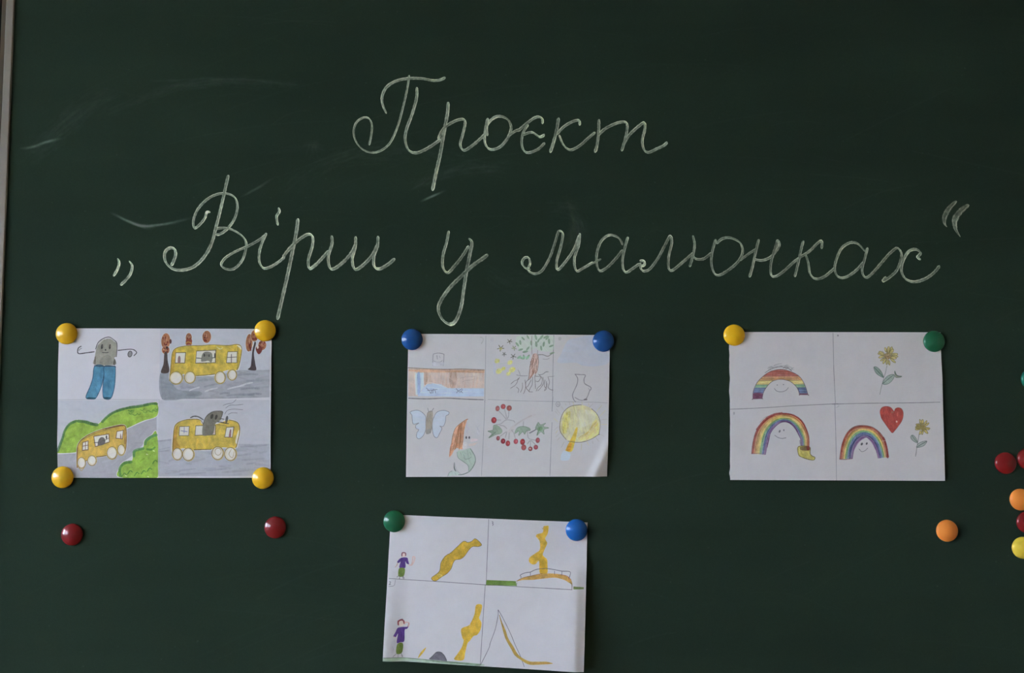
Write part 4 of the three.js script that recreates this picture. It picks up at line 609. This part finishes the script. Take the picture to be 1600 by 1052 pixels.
  s.fill([[75, 875], [300, 880], [700, 905], [1110, 932], [1108, 955], [700, 938], [75, 912]], [136, 164, 140], { alpha: 0.6, n: 20, dir: 0.04 }); s.line([[80, 875], [300, 882], [600, 905], [1110, 940]], 1.2, [84, 108, 88], 0.85); s.line([[600, 915], [900, 935], [1108, 952]], 1.2, [84, 112, 84], 0.7);
  s.dabs([[260, 510, 30, 34]], [208, 188, 186]); s.line([[232, 525], [232, 490], [262, 474], [288, 486], [292, 510]], 2.6, [132, 34, 44], 0.85); s.dabs([[270, 468, 14, 5]], [96, 70, 76], 0.7);
  s.fill([[225, 560], [270, 550], [320, 550], [340, 545], [325, 570], [300, 585], [296, 700], [255, 712], [218, 715], [230, 620], [205, 655], [182, 645], [205, 600]], VIO, { n: 22, dir: 1.4, vary: 18 });
  s.line([[340, 545], [345, 510], [310, 500], [298, 520]], 1.7, [198, 140, 134], 0.75); s.line([[330, 548], [345, 505]], 0.9, [140, 90, 96], 0.6); s.dabs([[192, 655, 8, 6]], [200, 170, 166]);
  s.fill([[225, 730], [282, 728], [272, 825], [215, 830]], OLI, { n: 14, dir: 1.5 });
  for (const q of [[[215, 835], [190, 855], [178, 870]], [[232, 838], [232, 872]], [[265, 830], [282, 870]], [[270, 850], [275, 872]]]) s.line(q, 0.9, [110, 110, 120], 0.75);
  s.fill([[445, 882], [475, 820], [530, 768], [510, 812], [470, 860]], [190, 156, 50], { n: 8, dir: -1 });
  s.fill([[568, 892], [600, 860], [645, 818], [690, 818], [730, 855], [752, 908], [660, 902]], [96, 94, 106], { n: 16, dir: 0.6, vary: 14 }); s.line([[568, 890], [600, 860], [645, 817], [690, 818], [730, 855], [752, 908]], 1.1, [60, 58, 68], 0.85);
  s.fill([[1068, 312], [1130, 312], [1115, 400], [1100, 450], [1125, 500], [1115, 570], [1080, 625], [1040, 640], [1000, 690], [975, 720], [950, 820], [930, 895], [835, 890], [870, 830], [915, 760], [935, 690], [918, 650], [910, 565], [985, 530], [1010, 500], [1050, 410]], [196, 158, 46], { n: 60, dir: -1.1, vary: 14, wide: 3 });
  s.line([[990, 525], [1005, 515], [1000, 540]], 1, [206, 196, 180], 0.7); for (const x of [870, 895, 915]) s.line([[x, 885], [x + 12, 850]], 0.8, [206, 176, 90], 0.7);
  s.hatch([[150, 740], [190, 680], [205, 720], [170, 850]], [172, 170, 184], { base: 0.25, n: 8 });

  s.view(745, 910, 925, 1052, 1334);
  s.line([[248, 312], [246, 380], [215, 530], [160, 680], [140, 750], [48, 935]], 0.9, INK, 0.85); s.line([[248, 312], [300, 400], [390, 580], [440, 700], [510, 850], [545, 950]], 0.9, INK, 0.85);
  const band = rom([[262, 370, 4], [285, 450, 10], [320, 550, 22], [350, 640, 22], [410, 740, 26], [450, 810, 26], [510, 860, 20], [600, 906, 26], [700, 908, 24], [800, 904, 20], [870, 908, 4]], false, 5), up = [], dn = [];
  band.forEach(([x, y, w], i) => { const q = band[Math.min(band.length - 1, i + 1)], p = band[Math.max(0, i - 1)], dx = q[0] - p[0], dy = q[1] - p[1], l = Math.hypot(dx, dy) || 1; up.push([x - dy / l * w * 0.7, y + dx / l * w * 0.7]); dn.unshift([x + dy / l * w * 0.7, y - dx / l * w * 0.7]); });
  s.fill([...up, ...dn], [172, 142, 62], { n: 40, dir: 0.8, vary: 12, straight: true }); s.line([[600, 908], [720, 908], [830, 906]], 2.4, [164, 122, 60], 0.6); s.line([[262, 370], [310, 520]], 1, [110, 84, 60], 0.7);
  s.line([[48, 935], [0, 935]], 0.9, [90, 110, 90], 0.8);
  s.finish();
}
// a sheet of paper that hangs from its magnets: pressed to the board where they hold it, a little proud and wavy elsewhere
function paper(name, sheet, pins, bend, torn) {
  const NX = 120, NY = 84, Zb = 0.0025, [a, b, c, d] = sheet.corners.map(([x, y]) => at(x, y, Zb)), base = d.clone().setZ(0), pos = [], uv = [], index = [], THICK = 0.00022;
  const pin = pins.map(([x, y]) => at(x, y, Zb));
  for (let side = 0; side < 2; side++) for (let j = 0; j <= NY; j++) for (let i = 0; i <= NX; i++) {
    const u = i / NX, v = j / NY, p = a.clone().lerp(b, u).lerp(d.clone().lerp(c, u), v);
    let hold = 1; for (const q of pin) hold = Math.min(hold, smooth(Math.hypot(p.x - q.x, p.y - q.y), 0.010, 0.055));
    let x = p.x; if (torn && i === 0) x += torn(v) * MM_PX;
    const z = 0.0004 + hold * Math.max(0.0001, bend(u, v)) + (side ? 0 : THICK);
    pos.push(x - base.x, p.y - base.y, z); uv.push(u, 1 - v);
  }
  const n = (NX + 1) * (NY + 1), id = (i, j, s) => s * n + j * (NX + 1) + i;
  for (let j = 0; j < NY; j++) for (let i = 0; i < NX; i++) for (const s of [0, 1]) { const q = [id(i, j, s), id(i, j + 1, s), id(i + 1, j, s), id(i + 1, j + 1, s)]; index.push(...(s ? [q[0], q[2], q[1], q[1], q[2], q[3]] : [q[0], q[1], q[2], q[1], q[3], q[2]])); }
  const wall = (p, q) => index.push(p, p + n, q, q, p + n, q + n);
  const rim = []; for (let i = 0; i < NX; i++) rim.push([i, 0]); for (let j = 0; j < NY; j++) rim.push([NX, j]); for (let i = NX; i > 0; i--) rim.push([i, NY]); for (let j = NY; j > 0; j--) rim.push([0, j]);
  rim.forEach((r, k) => { const q = rim[(k + 1) % rim.length]; wall(id(q[0], q[1], 0), id(r[0], r[1], 0)); });
  const g = new THREE.BufferGeometry(); g.setAttribute('position', new THREE.Float32BufferAttribute(pos, 3)); g.setAttribute('uv', new THREE.Float32BufferAttribute(uv, 2)); g.setIndex(index); g.computeVertexNormals();
  const m = mesh(name, g, std({ map: canvasTexture(sheet.cv), roughness: 0.85 }));
  m.position.copy(base);
  return m;
}
const ripple = (u, v, s, k = 1) => 0.0011 * k * fbm(u * 3 + s, v * 2.4 + s * 2, 2);
const PAPERS = 'children\'s drawings pinned to the chalkboard';
tag(paper('drawing', s1, [[102, 521], [413, 517], [96, 746], [410, 748]], (u, v) => 0.0012 + 0.0016 * Math.sin(Math.PI * u) * Math.sin(Math.PI * v) + ripple(u, v, 1, 1.6) + 0.0012 * v), 'painted sheet of four pictures with yellow buses, held by four yellow magnets', 'drawing', PAPERS);
tag(paper('drawing', s2, [[643, 530], [943, 533]], (u, v) => 0.0012 + 0.0035 * v + ripple(u, v, 4, 1.8) + 0.0022 * smooth(0.95 * u + 0.30 * v, 1.145, 1.186) - 0.0052 * smooth(0.95 * u + 0.30 * v, 1.184, 1.25), null), 'sheet of six pencil drawings with tree, berries, butterfly and sun, held by two blue magnets', 'drawing', PAPERS);
tag(paper('drawing', s3, [[1148, 524], [1461, 533]], (u, v) => 0.0012 + 0.003 * v + ripple(u, v, 7), (v) => 1.3 * fbm(v * 14, 2.5, 4) - 1.2 * Math.exp(-(((v - 0.955) / 0.022) ** 2)) - 1.1 * Math.exp(-(((v - 0.40) / 0.05) ** 2)) + 0.4), 'sheet with rainbows, flowers and a red heart, its left edge torn', 'drawing', PAPERS);
tag(paper('drawing', s4, [[615, 815], [901, 829]], (u, v) => 0.0014 + 0.004 * v + 0.010 * u * smooth(v, 0.05, 0.85) + ripple(u, v, 11, 1.5) + 0.006 * smooth(v, 0.3, 1) * (1 - smooth(u, 0, 0.12)) - 0.0030 * smooth(u, 0.95, 1.0) * smooth(v, 0.15, 0.6) + 0.0016 * smooth(u, 0.78, 0.95)), 'tilted sheet with golden ribbon shapes and small purple figures, lowest of the drawings', 'drawing', PAPERS);

// ------------------------------------------------------------------ the magnets
const R = 0.0149;
const cap = (() => {
  const pts = [[0, 0.0072]], A = 0.58, rad = (R - 0.0016) / Math.sin(A);      // a spherical cap on a short rim
  for (let i = 1; i <= 22; i++) { const a = A * i / 22; pts.push([rad * Math.sin(a), 0.0072 + 0.0 + rad * (Math.cos(a) - 1)]); }
  const last = pts[pts.length - 1], drop = 0.0040 - last[1]; for (const p of pts) p[1] += drop;
  for (let i = 1; i <= 6; i++) { const a = A + (Math.PI / 2 - A) * i / 6, f = 0.0016 / (1 - Math.sin(A)); pts.push([R - f * (1 - Math.sin(a)), 0.0040 - f * (Math.cos(A) - Math.cos(a))]); }
  pts.push([R, 0.0010], [R - 0.0001, 0.0006], [R - 0.0006, 0.0003], [R - 0.0016, 0.0003], [R - 0.0016, 0.0010], [0.006, 0.0010]);
  return new THREE.LatheGeometry(pts.map(([x, y]) => new THREE.Vector2(x, y)).reverse(), 72).rotateX(Math.PI / 2);
})();
const core = new THREE.CylinderGeometry(0.0095, 0.0095, 0.0012, 40).rotateX(Math.PI / 2).translate(0, 0, 0.0006);
const ferrite = std({ color: 0x2a2826, roughness: 0.7 });
const plastic = {};
for (const [k, v] of Object.entries({ yellow: [0.95, 0.54, 0.012], blue: [0.005, 0.085, 0.30], azure: [0.005, 0.125, 0.45], green: [0.005, 0.125, 0.052], red: [0.225, 0.006, 0.009], orange: [0.97, 0.30, 0.05], teal: [0.008, 0.20, 0.12], lemon: [0.88, 0.64, 0.06] })) plastic[k] = new THREE.MeshPhysicalMaterial({ color: new THREE.Color().setRGB(...v), roughness: 0.5, clearcoat: 0.7, clearcoatRoughness: 0.04, specularIntensity: 0.4 });
const MAGNETS = 'round plastic magnets on the chalkboard';
const proto = new THREE.Group(); proto.name = 'magnet';
mesh('cap', cap, plastic.yellow, proto); mesh('ferrite_disc', core, ferrite, proto);
for (const [x, y, color, label, lift = 0.0008] of [
  [102.4, 521.3, 'yellow', 'yellow magnet on the top left corner of the bus painting'],
  [413.2, 516.7, 'yellow', 'yellow magnet on the top right corner of the bus painting'],
  [96, 746.3, 'yellow', 'yellow magnet on the bottom left corner of the bus painting'],
  [409.8, 747.6, 'yellow', 'yellow magnet on the bottom right corner of the bus painting'],
  [643.4, 530.4, 'blue', 'blue magnet on the top left corner of the six pencil drawings'],
  [943.1, 532.9, 'blue', 'blue magnet on the top right corner of the six pencil drawings'],
  [1148, 523.6, 'yellow', 'yellow magnet on the top left corner of the rainbow sheet'],
  [1460.9, 533.4, 'green', 'green magnet on the top right corner of the rainbow sheet'],
  [615.4, 815.4, 'green', 'green magnet on the top left corner of the golden ribbon sheet'],
  [901.1, 829.1, 'azure', 'blue magnet on the top right corner of the golden ribbon sheet'],
  [110.6, 836.3, 'red', 'red magnet on bare board below the left side of the bus painting', 0],
  [428.8, 825, 'red', 'red magnet on bare board below the right side of the bus painting', 0],
  [1481.8, 830.3, 'orange', 'orange magnet alone on bare board below the rainbow sheet', 0],
  [1573.4, 724.2, 'red', 'dark red magnet touching another one right of the rainbow sheet, wholly in view', 0],
  [1608.3, 717.5, 'red', 'dark red magnet cut by the right picture edge, touching a whole red one', 0],
  [1614.4, 592.6, 'teal', 'teal magnet barely showing at the right picture edge', 0],
  [1597, 781.4, 'orange', 'orange magnet at the right picture edge above a red and a yellow one', 0],
  [1607.4, 817, 'red', 'red magnet at the right picture edge between an orange and a yellow one', 0],
  [1600.6, 857.1, 'lemon', 'yellow magnet at the right picture edge, lowest of the column', 0]]) {
  const m = proto.clone(); m.name = 'magnet';
  m.children[0].material = plastic[color];
  m.position.copy(at(x, y, 0.005)).setZ(lift); m.rotation.z = rr(0, 6.28);
  tag(m, label, 'magnet', MAGNETS);
}

renderer.render(scene, camera);
